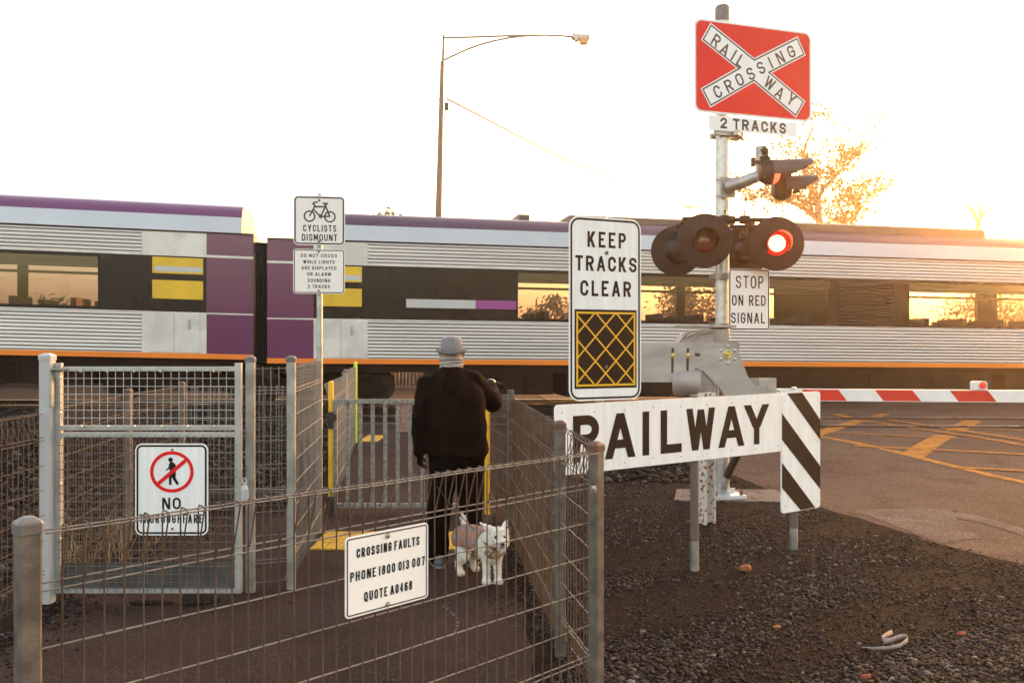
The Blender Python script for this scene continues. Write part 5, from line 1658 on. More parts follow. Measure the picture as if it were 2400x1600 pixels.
YD = 46.0
zd = lambda x, y: W(1600 + x / 2.8, y / 2.8, YD)
root = thing("dead_tree", "bare pruned tree stump with three cut limbs, at the right above the train", "tree", Vector((zd(1937, 0).x, YD, 0)))
tb = MB(); b = Vector((zd(1937, 0).x, YD, 0))
tb.tube([b, zd(1937, 1500), zd(1942, 1430)], [.20, .13, .125], 10)
tb.tube([zd(1938, 1450), zd(1912, 1405), zd(1885, 1365), zd(1850, 1330)], [.10, .085, .07, .06], 8)
tb.tube([zd(1945, 1415), zd(1952, 1385), zd(1946, 1355), zd(1938, 1330)], [.09, .08, .075, .04], 8)
tb.tube([zd(1948, 1440), zd(1972, 1405), zd(2005, 1378), zd(2043, 1356)], [.10, .085, .07, .065], 8)
tb.tube([zd(1925, 1400), zd(1905, 1370), zd(1895, 1340), zd(1875, 1328)], [.05, .045, .04, .03], 6)
tb.tube([zd(1888, 1330), zd(1880, 1290), zd(1888, 1258), zd(1915, 1235), zd(1930, 1200), zd(1960, 1165), zd(1996, 1140)], [.03, .026, .022, .02, .018, .015, .010], 6)
tb.tube([zd(1890, 1335), zd(1912, 1305)], [.02, .01], 5)
tb.build("trunk", M("pale bare wood", (.14, .08, .045), .8, 0, .2, 3), root, smooth=True)
lf = MB(); leaves(lf, zd(1996, 1142), 9, .08, .16, rnd); leaves(lf, zd(2062, 1185), 6, .10, .15, rnd); leaves(lf, zd(1944, 1122), 3, .06, .14, rnd); lf.build("crown", m_leaf_gold, root)

def bushy(name, label, x, ytop, Y, wpx, seed, group, nl=1700, size=.34, cut=0.0):
    """far tree: trunk, limbs, and leaves in uneven clumps"""
    rnd = random.Random(seed); top = W(x, ytop, Y); H = top.z; Wd = wpx / F * Y / 2
    r = thing(name, label, "tree", Vector((top.x, Y, 0)), group)
    tb, lf = MB(), MB()
    b = Vector((top.x, Y, 0)); fork = b + Vector((rnd.uniform(-.2, .2), 0, H * .38))
    tb.tube([b, b.lerp(fork, .5) + Vector((.1, 0, 0)), fork], [H * .035, H * .028, H * .024], 8)
    cl = []
    for i in range(11):
        a = rnd.uniform(0, 6.28); rr = rnd.uniform(.25, .95)
        e = Vector((top.x + math.cos(a) * Wd * rr, Y + math.sin(a) * Wd * rr, H * (rnd.uniform(.5, .95) - .18 * rr)))
        m_ = fork.lerp(e, .5) + Vector((0, 0, .06 * H))
        tb.tube([fork, m_, e], [H * .014, H * .009, H * .004], 5); cl.append((e, rnd.uniform(.5, 1.2)))
    cl.append((Vector((top.x, Y, H * .94)), .7))
    tot = sum(s_ for _, s_ in cl)
    for e, s_ in cl: leaves(lf, e, int(nl * s_ / tot), Wd * .20 * s_ + .1, size, rnd)
    tb.build("trunk", m_bark, r, smooth=True); lf.build("crown", m_leaf, r)
g_ = "trees standing behind the train"
bushy("bushy_tree", "tree whose golden top just clears the carriage roof left of the timber pole", 905, 486, 52, 150, 3, g_, 2600, .30)
bushy("bushy_tree", "small tree seen through the train window left of the keep clear sign", 1292, 694, 58, 110, 4, g_)
bushy("bushy_tree", "wide tree seen through the train windows under the left round light", 1590, 668, 60, 220, 5, g_, 2600)
bushy("bushy_tree", "tree seen through the train window just right of the stop plate", 1905, 668, 55, 130, 6, g_)
bushy("bushy_tree", "broad tree seen through the rightmost train window", 2330, 690, 70, 330, 8, g_, 2600)
bushy("bushy_tree", "low tree seen through the leftmost train window", 120, 700, 62, 130, 9, g_)

# barred fence on the far side of the tracks, seen below the train
YF = 27.0
root = thing("barred_fence", "grey barred fence across the tracks, seen under the train beside the man", "fence", Vector((W(940, 0, YF).x, YF, .1)))
mb = MB(); xa, xb = W(866, 0, YF).x, W(1020, 0, YF).x
for i in range(19):
    x = xa + (xb - xa) * i / 18; mb.box((x, YF, .66), (.045, .03, .90))
mb.box(((xa + xb) / 2, YF, 1.12), (xb - xa, .05, .05)); mb.box(((xa + xb) / 2, YF, .22), (xb - xa, .05, .05)); mb.build("bars", m_galv_dull, root)

# low bank added beyond the tracks to hide the sunlit ground under the train
eb = MB(); rnd = random.Random(3)
xs = [-60 + 2.0 * i for i in range(70)]
prof = [(29.0, .12), (30.0, .55), (31.2, .95), (33.0, 1.05), (36.0, .6), (40.0, .12)]
for i, x in enumerate(xs):
    k = 1 + .14 * math.sin(i * 1.7) + rnd.uniform(-.06, .06)
    for (y, z) in prof: eb.v.append((x, y - .18 * -x * .55 + rnd.uniform(-.2, .2), (z - .12) * k + .10))
n = len(prof)
for i in range(len(xs) - 1):
    for j in range(n - 1): eb.f.append([i * n + j, (i + 1) * n + j, (i + 1) * n + j + 1, i * n + j + 1]); eb.m.append(0)
tag(eb.build("added_bank", m_ground, smooth=True), kind="structure")
# ------------------------------------------------------------------ the man
FX, FY = -.416, 6.30
def q(px, py, Y): return W(px, py, Y)
root = thing("person", "person in dark jumper, black trousers and grey felt hat, one hand on the fence post", "person", Vector((FX, FY, 0)))
m_skin = M("warm skin", (.50, .25, .17), .55, 0, .12, 20)
m_jump = M("very dark brown knitted jumper", (.0075, .0030, .0022), .95, 0, .3, 9, bump=.3, bscale=160, spec=.06)
m_trou = M("black trousers", (.0045, .0024, .002), .95, 0, .3, 6, bump=.15, bscale=40, spec=.06)
m_glove = M("dark leather glove", (.008, .0045, .0036), .85, 0, .25, 25, bump=.2, bscale=90, spec=.12)
m_hat = M("grey felt hat", (.21, .195, .195), .95, 0, .22, 60, bump=.35, bscale=260)
m_hatband = M("grey felt hat brim", (.17, .158, .158), .95, 0, .2, 60, bump=.35, bscale=260)
m_scarf = M("pale grey scarf", (.33, .285, .27), .9, 0, .15, 18, stretch=(1, 1, 3), bump=.3, bscale=60)
m_shoe = M("grey trainer", (.085, .085, .09), .7, 0, .3, 30)

hip = Vector((-.405, 6.30, .86)); chest = Vector((-.425, 6.30, 1.24)); neck = Vector((-.447, 6.31, 1.44)); head = Vector((-.447, 6.33, 1.575))
Lsh, Rsh = q(1000, 898, 6.29), q(1108, 890, 6.33)
Rel, Rwr = q(1157, 942, 6.52), q(1150, 897, 6.83)
Lel, Lwr = q(985, 985, 6.22), q(984, 1062, 6.28)
Rkn = q(1168, 899, 6.925); 
Lkn = q(985, 1084, 6.33)
legs = [(Vector((-.505, 6.30, .80)), q(1028, 1205, 6.30), q(1027, 1300, 6.28)), (Vector((-.315, 6.31, .80)), q(1104, 1200, 6.33), q(1110, 1296, 6.34))]

def finger_set(wr, kn, side, down, curl, r, thumb_dir):
    """five unequal, bent fingers: chains of points"""
    f = (kn - wr).normalized(); out = []
    lens = (.070, .080, .075, .058)
    for i in range(4):
        b = kn + side * (.030 - i * .020) - f * (.006 if i in (0, 3) else 0)
        pts = [b]; d = f.copy(); p = b
        for s_, k in enumerate((.45, .32, .23)):
            d = (d + down * curl[s_] + side * .03 * (1.5 - i)).normalized(); p = p + d * lens[i] * k; pts.append(p)
        out.append((pts, [r, r * .92, r * .84, r * .72]))
    b = wr.lerp(kn, .35) + side * .032
    p1 = b + (f * .55 + thumb_dir).normalized() * .038; p2 = p1 + (f * .8 + thumb_dir * .35 + down * .3).normalized() * .028; p3 = p2 + (f + down * .3).normalized() * .022
    out.append(([b, p1, p2, p3], [r * 1.2, r * 1.08, r * .95, r * .8]))
    return out
rs_ = Vector((-.80, .30, .15)).normalized(); rdn = Vector((.30, .15, -1)).normalized()
ls_ = Vector((.25, .95, 0)).normalized(); ldn = Vector((.6, .35, -.2)).normalized()
RF = finger_set(Rwr, Rkn, rs_, rdn, (.45, .55, .35), .0082, Vector((-.5, .4, -.45)).normalized())
LF = finger_set(Lwr, Lkn, ls_, ldn, (.5, .8, .7), .0082, Vector((.3, .9, -.2)).normalized())

body = MB()
body.chain([hip, Vector((-.415, 6.30, 1.05)), chest, Vector((-.44, 6.30, 1.37))], [.125, .125, .135, .10])
body.chain([Vector((-.50, 6.30, .86)), Vector((-.31, 6.30, .86))], [.10, .10])
body.chain([Lsh + Vector((.02, 0, -.01)), Vector((-.44, 6.30, 1.38)), Rsh + Vector((-.02, 0, -.01))], [.065, .08, .065])
body.chain([Vector((-.44, 6.30, 1.38)), neck, Vector((-.447, 6.315, 1.50))], [.075, .062, .060])
body.ell(head + Vector((0, 0, .0)), (.078, .098, .122)); body.ell(head + Vector((0, .035, -.055)), (.058, .065, .06))
# face: brow, nose, lips, chin, ears
body.chain([head + Vector((-.03, .088, .022)), head + Vector((.03, .088, .022))], [.012, .012], 8)
body.chain([head + Vector((0, .093, .012)), head + Vector((0, .118, -.028))], [.010, .014], 8)
body.chain([head + Vector((-.02, .092, -.062)), head + Vector((.02, .092, -.062))], [.008, .008], 8)
body.ell(head + Vector((0, .085, -.10)), (.025, .02, .018))
for s_ in (-1, 1):
    body.ell(head + Vector((s_ * .084, -.008, -.012)), (.011, .022, .036)); body.ell(head + Vector((s_ * .09, -.018, .0)), (.012, .012, .026))
body.chain([Lsh, Lel, Lwr], [.055, .043, .028]); body.chain([Rsh, Rel, Rwr], [.055, .043, .028])
for wr, kn, side, ff in ((Rwr, Rkn, rs_, RF), (Lwr, Lkn, ls_, LF)):
    for k in (-1.2, -.4, .4, 1.2): body.chain([wr, kn + side * .02 * k], [.018, .012], 8)
    for pts, rr in ff: body.chain(pts, [x * .7 for x in rr], 8)
for h_, k_, a_ in legs: body.chain([h_, k_, a_], [.088, .058, .040])
remeshed(body, "body", m_skin, .0065, root, 5)
for s_ in (-1, 1):
    e = MB(); e.ell(head + Vector((s_ * .032, .086, .002)), (.012, .010, .010)); e.build("eye", M("eye white", (.7, .68, .64), .2), root, smooth=True)
hair = MB(); hair.ell(head + Vector((0, -.024, -.005)), (.0805, .082, .085)); hair.build("hair", M("short grey hair", (.36, .31, .27), .9, 0, .25, 60), root, smooth=True)

def cloth(co, me):
    """soft folds"""
    n = np.empty(len(me.vertices) * 3); me.vertices.foreach_get("normal", n); n = n.reshape(-1, 3)
    f = (np.sin(co[:, 2] * 42 + co[:, 0] * 26 + np.sin(co[:, 1] * 30) * 2) * .0028 + np.sin(co[:, 0] * 60 - co[:, 2] * 25 + 1.3) * .0018)
    return co + n * f[:, None]

j = MB()
rings = [(.815, .222, .150, -.400), (.85, .228, .158, -.402), (.95, .226, .160, -.408), (1.08, .222, .162, -.414), (1.20, .226, .160, -.420), (1.30, .205, .145, -.424), (1.365, .158, .122, -.434), (1.415, .108, .098, -.442), (1.452, .085, .082, -.447), (1.47, .072, .074, -.447)]
n = 30; vs, fs = [], []
for z, a, b, cx_ in rings:
    for i in range(n):
        t = 2 * math.pi * i / n
        sx = math.copysign(abs(math.cos(t)) ** .85, math.cos(t)); sy = math.copysign(abs(math.sin(t)) ** .85, math.sin(t))
        vs.append((cx_ + a * sx, 6.30 + b * sy, z))
for k in range(len(rings) - 1):
    for i in range(n): fs.append((k * n + i, k * n + (i + 1) % n, (k + 1) * n + (i + 1) % n, (k + 1) * n + i))
fs += [tuple(range(n - 1, -1, -1)), tuple((len(rings) - 1) * n + i for i in range(n))]
j.add(vs, fs)
j.chain([Vector((-.45, 6.30, 1.36)), Lsh + Vector((.0, 0, -.012)), Lel, Lwr + Vector((0, 0, .02))], [.092, .074, .068, .052])
j.chain([Vector((-.43, 6.30, 1.36)), Rsh + Vector((0, 0, -.005)), Rel], [.10, .082, .072]); j.chain([Rel, Rwr + (Rel - Rwr).normalized() * .035], [.072, .044])
j.chain([Rel.lerp(Rsh, .3) + Vector((0, 0, -.02)), Rel + Vector((-.01, 0, -.012))], [.074, .070])
remeshed(j, "jumper", m_jump, .009, root, 5, cloth)
tr = MB()
for (h_, k_, a_), s_ in zip(legs, (-1, 1)):
    tr.chain([h_ + Vector((0, 0, .06)), h_ + Vector((0, 0, -.10)), k_, a_ + Vector((0, 0, .02)), Vector((a_.x, a_.y, .075))], [.118, .108, .088, .078, .074])
tr.chain([Vector((-.50, 6.30, .86)), Vector((-.31, 6.30, .86))], [.135, .135])
remeshed(tr, "trousers", m_trou, .009, root, 5, cloth)
sc_ = MB(); sc_.lathe([(.088, -.01), (.084, .02), (.080, .055), (.083, .085), (.078, .092), (.066, .06)], Vector((-.447, 6.312, 1.448)), (-.02, .10, 1), 24, caps=(False, False))
for i in range(3):
    pts = []
    for a in range(25):
        t = 2 * math.pi * a / 24
        pts.append(Vector((-.447 + .083 * math.cos(t), 6.316 + .083 * math.sin(t), 1.470 + i * .022 + .010 * math.sin(t * 1.0 + 1 + i))))
    sc_.tube(pts, .009, 6, False)
sc_.build("scarf", m_scarf, root, smooth=True)
# hat: pinched crown, narrow turned-up brim
def hat_ring(rx, ry, z, dip=0.0, n=32):
    out = []
    for i in range(n):
        t = 2 * math.pi * i / n
        out.append(Vector((head.x + rx * math.cos(t), head.y + ry * math.sin(t) - .004, z + dip * math.cos(2 * t))))
    return out
ht = MB(); rr = [hat_ring(.080, .100, 1.572), hat_ring(.083, .102, 1.600), hat_ring(.080, .099, 1.635), hat_ring(.072, .091, 1.668), hat_ring(.060, .078, 1.684), hat_ring(.044, .058, 1.682), hat_ring(.022, .035, 1.672), hat_ring(.002, .003, 1.668)]
vs = [v for r_ in rr for v in r_]; ht.add(vs, [(k * 32 + i, k * 32 + (i + 1) % 32, (k + 1) * 32 + (i + 1) % 32, (k + 1) * 32 + i) for k in range(7) for i in range(32)])
hat = ht.build("hat", m_hat, root, smooth=True)
br_ = MB(); rr = [hat_ring(.080, .100, 1.578), hat_ring(.092, .114, 1.566, .002), hat_ring(.107, .128, 1.570, .010), hat_ring(.116, .138, 1.583, .016), hat_ring(.119, .140, 1.585, .016), hat_ring(.109, .130, 1.563, .010), hat_ring(.092, .114, 1.559, .002), hat_ring(.080, .100, 1.566)]
vs = [v for r_ in rr for v in r_]; br_.add(vs, [(k * 32 + i, k * 32 + (i + 1) % 32, (k + 1) * 32 + (i + 1) % 32, (k + 1) * 32 + i) for k in range(7) for i in range(32)])
br_.build("brim", m_hatband, hat, smooth=True)
bd_ = MB(); rr = [hat_ring(.0845, .1035, 1.574), hat_ring(.0850, .1040, 1.600), hat_ring(.0825, .1015, 1.602)]
vs = [v for r_ in rr for v in r_]; bd_.add(vs, [(k * 32 + i, k * 32 + (i + 1) % 32, (k + 1) * 32 + (i + 1) % 32, (k + 1) * 32 + i) for k in range(2) for i in range(32)])
bd_.build("hat_band", m_hatband, hat, smooth=True)
# gloves
for wr, kn, side, ff, el in ((Rwr, Rkn, rs_, RF, Rel), (Lwr, Lkn, ls_, LF, Lel)):
    g = MB(); back = (el - wr).normalized()
    g.cap(wr + back * .05, wr, .038, .034)
    for k in (-1.3, -.45, .45, 1.3): g.chain([wr, kn + side * .02 * k], [.024, .016], 10)
    for pts, rr in ff: g.chain(pts, [x * 1.12 for x in rr], 8)
    remeshed(g, "glove", m_glove, .0035, root, 3)
w = MB(); c_ = Rwr + (Rel - Rwr).normalized() * .012
w.lathe([(.039, -.006), (.041, 0), (.039, .006)], c_, (Rel - Rwr), 20, caps=(False, False)); w.build("watch_strap", M("bright metal bracelet", (.75, .72, .68), .25, .8), root, smooth=True)
# shoes
for (h_, k_, a_), tw in zip(legs, (-.28, .15)):
    s_ = MB(); rot = Matrix.Rotation(-tw, 3, 'Z'); o = Vector((a_.x, a_.y, 0))
    P = lambda x, y, z: o + rot @ Vector((x, y, z))
    s_.chain([P(0, -.05, .045), P(0, .03, .047), P(.004, .12, .038), P(.008, .17, .032)], [.044, .047, .044, .034], 14); s_.chain([P(0, -.045, .07), P(0, -.005, .075)], [.043, .045])
    def flat(co, me):
        co = co.copy(); co[:, 2] = np.maximum(co[:, 2], .006); return co
    sh = remeshed(s_, "shoe", m_shoe, .006, root, 3, flat)
    so = MB(); pr = [(-.040, -.08), (.0, -.098), (.040, -.08), (.046, .0), (.052, .12), (.040, .19), (.010, .212), (-.025, .19), (-.044, .12), (-.045, .0)]
    so.prism([P(x, y, .022) for x, y in pr], (0, 0, -.020)); so.build("sole", M("pale grey sole", (.16, .155, .15), .8), sh)

# ------------------------------------------------------------------ the dog
Z5 = lambda x, y, Y: W(980 + x / 5.227, 1100 + y / 5.227, Y)
root = thing("dog", "small white terrier in a tan tartan coat standing on the path beside the man", "dog", Vector((-.23, 5.95, 0)))
m_fur = M("cream white fur", (.70, .64, .56), .85, 0, .16, 16, bump=.5, bscale=120)
m_furw = M("white fur tufts", (.74, .68, .60), .9, 0, .14, 20)
m_furd = M("dirty tan paw fur", (.42, .29, .20), .9, 0, .2, 30)
m_dark = M("wet black nose", (.012, .009, .009), .25)
rump, mid, chst = Z5(575, 835, 6.12), Z5(690, 845, 6.00), Z5(850, 920, 5.86)
dogm = MB()
dogm.chain([rump, mid, chst], [.080, .082, .088]); dogm.ell(Z5(890, 990, 5.82), (.075, .07, .085))
hd_ = Z5(990, 815, 5.72)
look = (Z5(1040, 905, 5.62) - hd_).normalized()
dogm.chain([chst + Vector((0, 0, .02)), hd_ + Vector((-.02, .04, -.03))], [.078, .066])
dogm.ell(hd_, (.066, .066, .064)); dogm.ell(Z5(925, 890, 5.72), (.035, .04, .05)); dogm.ell(Z5(1068, 860, 5.71), (.024, .03, .045))
muz = Z5(1030, 905, 5.64); dogm.chain([hd_ + look * .03 + Vector((0, 0, -.012)), muz], [.046, .029]); dogm.chain([muz + Vector((0, .01, -.018)), Z5(1020, 960, 5.66)], [.022, .020])
def ear(b0, b1, tip, w):
    dogm.chain([b0, (b0 + tip) / 2, tip], [w, w * .72, w * .28], 10)
ear(Z5(1048, 735, 5.75), None, Z5(1082, 618, 5.75), .026); ear(Z5(905, 735, 5.76), None, Z5(758, 655, 5.80), .024)
dogm.chain([Z5(1020, 740, 5.75), Z5(1072, 690, 5.75)], [.02, .014])
gl_ = lambda px_, py_: G(980 + px_ / 5.227, 1100 + py_ / 5.227)
pf1, pf2 = gl_(838, 1400), gl_(978, 1398)
pr1, pr2 = gl_(512, 1296), gl_(688, 1240)
up = lambda v, z: Vector((v.x, v.y, z))
dogm.chain([Z5(845, 1010, 5.84), up(pf1, .125) + Vector((0, .012, 0)), up(pf1, .06) + Vector((0, .004, 0)), up(pf1, .028)], [.043, .027, .024, .026]); dogm.ell(up(pf1, .022) + Vector((0, -.014, 0)), (.030, .036, .022))
dogm.chain([Z5(965, 1010, 5.83), up(pf2, .125) + Vector((-.006, .012, 0)), up(pf2, .06) + Vector((0, .004, 0)), up(pf2, .028)], [.043, .026, .023, .025]); dogm.ell(up(pf2, .022) + Vector((.004, -.014, 0)), (.029, .036, .022))
bk_ = (rump - chst); bk_.z = 0; bk_.normalize()
for paw, hx in ((pr1, Z5(560, 930, 6.10)), (pr2, Z5(640, 960, 6.20))):
    stif = up(paw, .155) - bk_ * .055; hock = up(paw, .085) + bk_ * .026
    dogm.chain([hx, stif, hock, up(paw, .028)], [.064, .040, .023, .022]); dogm.ell(up(paw, .021) - bk_ * .016, (.028, .032, .021))
dogm.chain([rump + Vector((-.0, .01, .055)), Z5(585, 720, 6.15), Z5(556, 610, 6.16), Z5(530, 515, 6.15)], [.030, .023, .020, .008])
def furry(co, me):
    n = np.empty(len(me.vertices) * 3); me.vertices.foreach_get("normal", n); n = n.reshape(-1, 3)
    f = (np.sin(co[:, 0] * 170 + np.sin(co[:, 2] * 60) * 3) * np.sin(co[:, 2] * 95 + co[:, 1] * 80)) * .0032
    c2 = co + n * f[:, None]; c2[:, 2] = np.maximum(c2[:, 2], .003); return c2
dbody = remeshed(dogm, "body", m_fur, .005, root, 4, furry)
# coat: half shell round the trunk
m_tart = bpy.data.materials.new("tan tartan cloth"); m_tart.use_nodes = True
nt = m_tart.node_tree; pp = nt.nodes["Principled BSDF"]; pp.inputs['Roughness'].default_value = .9
uvn = nt.nodes.new("ShaderNodeUVMap"); sp = nt.nodes.new("ShaderNodeSeparateXYZ"); nt.links.new(uvn.outputs[0], sp.inputs[0])
def band(sock, per, off, w):
    a = nt.nodes.new("ShaderNodeMath"); a.operation = 'ADD'; a.inputs[1].default_value = off; nt.links.new(sock, a.inputs[0])
    d_ = nt.nodes.new("ShaderNodeMath"); d_.operation = 'PINGPONG'; d_.inputs[1].default_value = per / 2; nt.links.new(a.outputs[0], d_.inputs[0])
    l = nt.nodes.new("ShaderNodeMath"); l.operation = 'LESS_THAN'; l.inputs[1].default_value = w; nt.links.new(d_.outputs[0], l.inputs[0]); return l.outputs[0]
prev = None
def over(fac, col):
    global prev
    mx = nt.nodes.new("ShaderNodeMix"); mx.data_type = 'RGBA'; nt.links.new(fac, mx.inputs[0])
    if prev is None: mx.inputs[6].default_value = (.30, .145, .085, 1)
    else: nt.links.new(prev, mx.inputs[6])
    mx.inputs[7].default_value = (*col, 1); prev = mx.outputs[2]
for ax in (0, 1):
    s_ = sp.outputs[ax]
    over(band(s_, .092, .0, .0022), (.30, .04, .03)) if ax == 0 else None
    for o_ in (-.011, 0, .011):
        over(band(s_, .092, .046 + o_, .0032), (.62, .56, .50))
    for o_ in (-.011, 0, .011):
        over(band(s_, .092, .046 + o_, .0022), (.018, .013, .014))
nt.links.new(prev, pp.inputs['Base Color'])
spine = [rump + (rump - mid).normalized() * .055, rump, mid, (mid + chst) / 2, chst + (mid - chst).normalized() * .01]
rad = [.086, .098, .098, .098, .102]
cv, cf, uvs = [], [], []
na = 24; dist = 0
for i, (c_, r_) in enumerate(zip(spine, rad)):
    tdir = (spine[min(i + 1, 4)] - spine[max(i - 1, 0)]).normalized(); sd = tdir.cross(Vector((0, 0, 1))).normalized(); u_ = sd.cross(tdir)
    if i: dist += (c_ - spine[i - 1]).length
    for k in range(na + 1):
        a = R(-28 + 236 * k / na)
        rr_ = r_ * (1.0 + .05 * max(0, -math.sin(a)))
        cv.append(c_ + (sd * math.cos(a) * rr_ * .97 + u_ * math.sin(a) * rr_)); uvs.append((dist, r_ * (a - math.pi / 2)))
for i in range(4):
    for k in range(na): cf.append((i * (na + 1) + k, i * (na + 1) + k + 1, (i + 1) * (na + 1) + k + 1, (i + 1) * (na + 1) + k))
ct = MB(); ct.add(cv, cf); coat = ct.build("coat", m_tart, root, smooth=True)
uvl = coat.data.uv_layers.new(name="UVMap")
for lp in coat.data.loops: uvl.data[lp.index].uv = uvs[lp.vertex_index]
so_ = coat.modifiers.new("thickness", 'SOLIDIFY'); so_.thickness = .006; so_.offset = 1
# neckerchief in the same cloth, and the collar
nk = MB(); nk.chain([Z5(800, 985, 5.80), Z5(880, 1030, 5.75), Z5(960, 1040, 5.74), Z5(1040, 1000, 5.76)], [.020, .030, .032, .022]); nk.ell(Z5(950, 1000, 5.755), (.05, .035, .03))
remeshed(nk, "neckerchief", M("tan tartan neckerchief", (.40, .24, .15), .9, 0, scale=55, col2=(.10, .055, .04), lo=.46, hi=.62), .005, root, 3)
cl = MB(); cl.tube([Z5(800, 870, 5.80), Z5(830, 905, 5.735), Z5(865, 935, 5.70), Z5(905, 958, 5.675), Z5(950, 975, 5.665)], .009, 8); cl.build("collar", M("red brown leather collar", (.16, .03, .015), .45), root, smooth=True)
for x, y, Y, r_ in ((948, 828, 5.658, .0105), (1056, 828, 5.668, .0095)):
    e = MB(); e.ell(Z5(x, y, Y), (r_, r_, r_)); e.build("eye", M("dark brown eye", (.02, .010, .006), .12), root, smooth=True)
e = MB(); e.ell(Z5(1034, 916, 5.612), (.015, .012, .011)); e.build("nose", m_dark, root, smooth=True)
e = MB(); e.tube([Z5(1000, 945, 5.630), Z5(1022, 955, 5.622), Z5(1045, 950, 5.628)], .004, 6); e.build("mouth", m_dark, root, smooth=True)
# coat of hair: fine tapered tufts over the body
me = dbody.data; rnd = random.Random(4); nP = len(me.polygons)
b0 = base_of(root); fm, fd = MB(), MB()
for _ in range(15000):
    p_ = me.polygons[rnd.randrange(nP)]; c_ = Vector(p_.center) + b0; n_ = Vector(p_.normal)
    on_coat = min((c_ - s_).length for s_ in spine[1:4]) < .096 and c_.z > .17
    if on_coat or c_.z > .395: continue
    if (c_ - Z5(948, 828, 5.67)).length < .018 or (c_ - Z5(1056, 828, 5.67)).length < .017 or (c_ - Z5(1034, 916, 5.62)).length < .02: continue
    L = rnd.uniform(.010, .022)
    if c_.z < .19: L *= .85
    d_ = (n_ * .75 + Vector((rnd.uniform(-.4, .4), rnd.uniform(-.4, .4), -.75 if c_.z < .36 else -.15))).normalized()
    s_ = d_.cross(n_).normalized() * rnd.uniform(.0012, .0026) if d_.cross(n_).length > 1e-3 else Vector((.002, 0, 0))
    t_ = c_ + d_ * L
    if t_.z < .002: t_.z = .003
    (fd if c_.z < .03 and rnd.random() < .6 else fm).add([c_ - s_, c_ + s_, t_], [(0, 1, 2)])
tag(fm.build("fur", m_furw, root), kind="stuff"); tag(fd.build("paw_fur", m_furd, root), kind="stuff")

# lead from the man's left hand
root = thing("dog_lead", "thin dark lead running from the man's left hand down to the dog's collar", "dog lead", Lkn)
mb = MB(); a_, b_ = Lkn + Vector((.02, .0, -.03)), Z5(800, 850, 5.84)
pts = [a_.lerp(b_, t) + Vector((0, 0, -.03 * math.sin(math.pi * t))) for t in [i / 12 for i in range(13)]]
mb.tube(pts, .0032, 6); mb.build("strap", m_rubber, root, smooth=True)

# ------------------------------------------------------------------ loose stones and litter
ICO = bmesh.new(); bmesh.ops.create_icosphere(ICO, subdivisions=1, radius=1)
IV = np.array([v.co[:] for v in ICO.verts]); IF = np.array([[v.index for v in f.verts] for f in ICO.faces]); ICO.free()
def stones(name, pts, sizes, mat, flat=.62, seed=1):
    """many small angular stones as one object; each has its own tone"""
    rg = np.random.default_rng(seed); n = len(pts); nv, nf = len(IV), len(IF)
    V = np.repeat(IV[None], n, 0) * (1 + rg.uniform(-.28, .28, (n, nv, 1)))
    V = V * np.stack([rg.uniform(.7, 1.25, n), rg.uniform(.7, 1.25, n), flat * rg.uniform(.7, 1.2, n)], 1)[:, None]
    a = rg.uniform(0, 6.28, n); ca, sa = np.cos(a)[:, None], np.sin(a)[:, None]
    X = V[..., 0] * ca - V[..., 1] * sa; Y = V[..., 0] * sa + V[..., 1] * ca
    b = rg.normal(0, .3, n)[:, None]; Zz = V[..., 2] + X * b
    V = np.stack([X, Y, Zz], -1) * np.array(sizes)[:, None, None] + np.array(pts)[:, None]
    F = (IF[None] + (np.arange(n) * nv)[:, None, None]).reshape(-1, 3)
    me = bpy.data.meshes.new(name); me.vertices.add(n * nv); me.vertices.foreach_set("co", V.ravel())
    me.loops.add(F.size); me.loops.foreach_set("vertex_index", F.ravel().astype(np.int32))
    me.polygons.add(len(F)); me.polygons.foreach_set("loop_start", np.arange(0, F.size, 3, dtype=np.int32))
    me.update(calc_edges=True)
    at = me.attributes.new("tone", 'FLOAT', 'FACE'); at.data.foreach_set("value", np.repeat(rg.uniform(0, 1, n), nf).astype(np.float32))
    me.materials.append(mat); o = bpy.data.objects.new(name, me); COL.objects.link(o)
    return tag(o, kind="stuff")
m_gravel = stone_mat("dark crushed rock", [(0, (.010, .0050, .0032)), (.35, (.020, .0105, .0070)), (.7, (.037, .0222, .0162)), (.95, (.066, .047, .039)), (1.0, (.17, .14, .125))])
m_ballast = stone_mat("brown grey ballast", [(0, (.008, .0043, .003)), (.4, (.020, .0118, .0085)), (.8, (.042, .029, .0235)), (1.0, (.10, .08, .07))])
rg = np.random.default_rng(2)
def noise2(x, y):
    return np.sin(x * 2.3 + 1.7 * np.sin(y * 1.9)) * np.sin(y * 2.9 + 1.3 * np.sin(x * 1.4 + .8)) + .5 * np.sin(x * 5.1 - y * 3.7)
def edge_left(y):  # fence line right of the path
    return np.interp(y, [3.0, 3.92, 4.48, 7.06, 8.15, 9.5], [.46, .46, .34, .08, -.1, -.2])
def edge_right(y):
    return np.interp(y, [3.0, 5.9, 6.6, 6.98, 7.24, 8.5, 10.15, 11.6, 13.4], [6.5, 4.5, 3.72, 3.5, 3.43, 3.05, 2.7, 2.26, 1.9])
N = 230000
Y_ = 3.75 + 7.5 * rg.random(N) ** 1.5; X_ = -.2 + rg.random(N) * 6
ok = (X_ > edge_left(Y_)) & (X_ < np.minimum(edge_right(Y_) - .03 + .05 * noise2(X_ * 3, Y_ * 3), .63 * Y_ + .25))
dens = np.clip(.62 + .62 * noise2(X_ * .9 + .6, Y_ * 1.1) + .35 * (Y_ < 4.9), .22, 1.0)
ok &= rg.random(N) < dens
X_, Y_ = X_[ok], Y_[ok]
S_ = np.exp(rg.normal(math.log(.0074), .42, len(X_))); S_ = np.clip(S_ * (.72 + .38 * dens[ok]) * np.interp(Y_, [4, 5.5, 9], [1.08, .86, .86]), .003, .022)
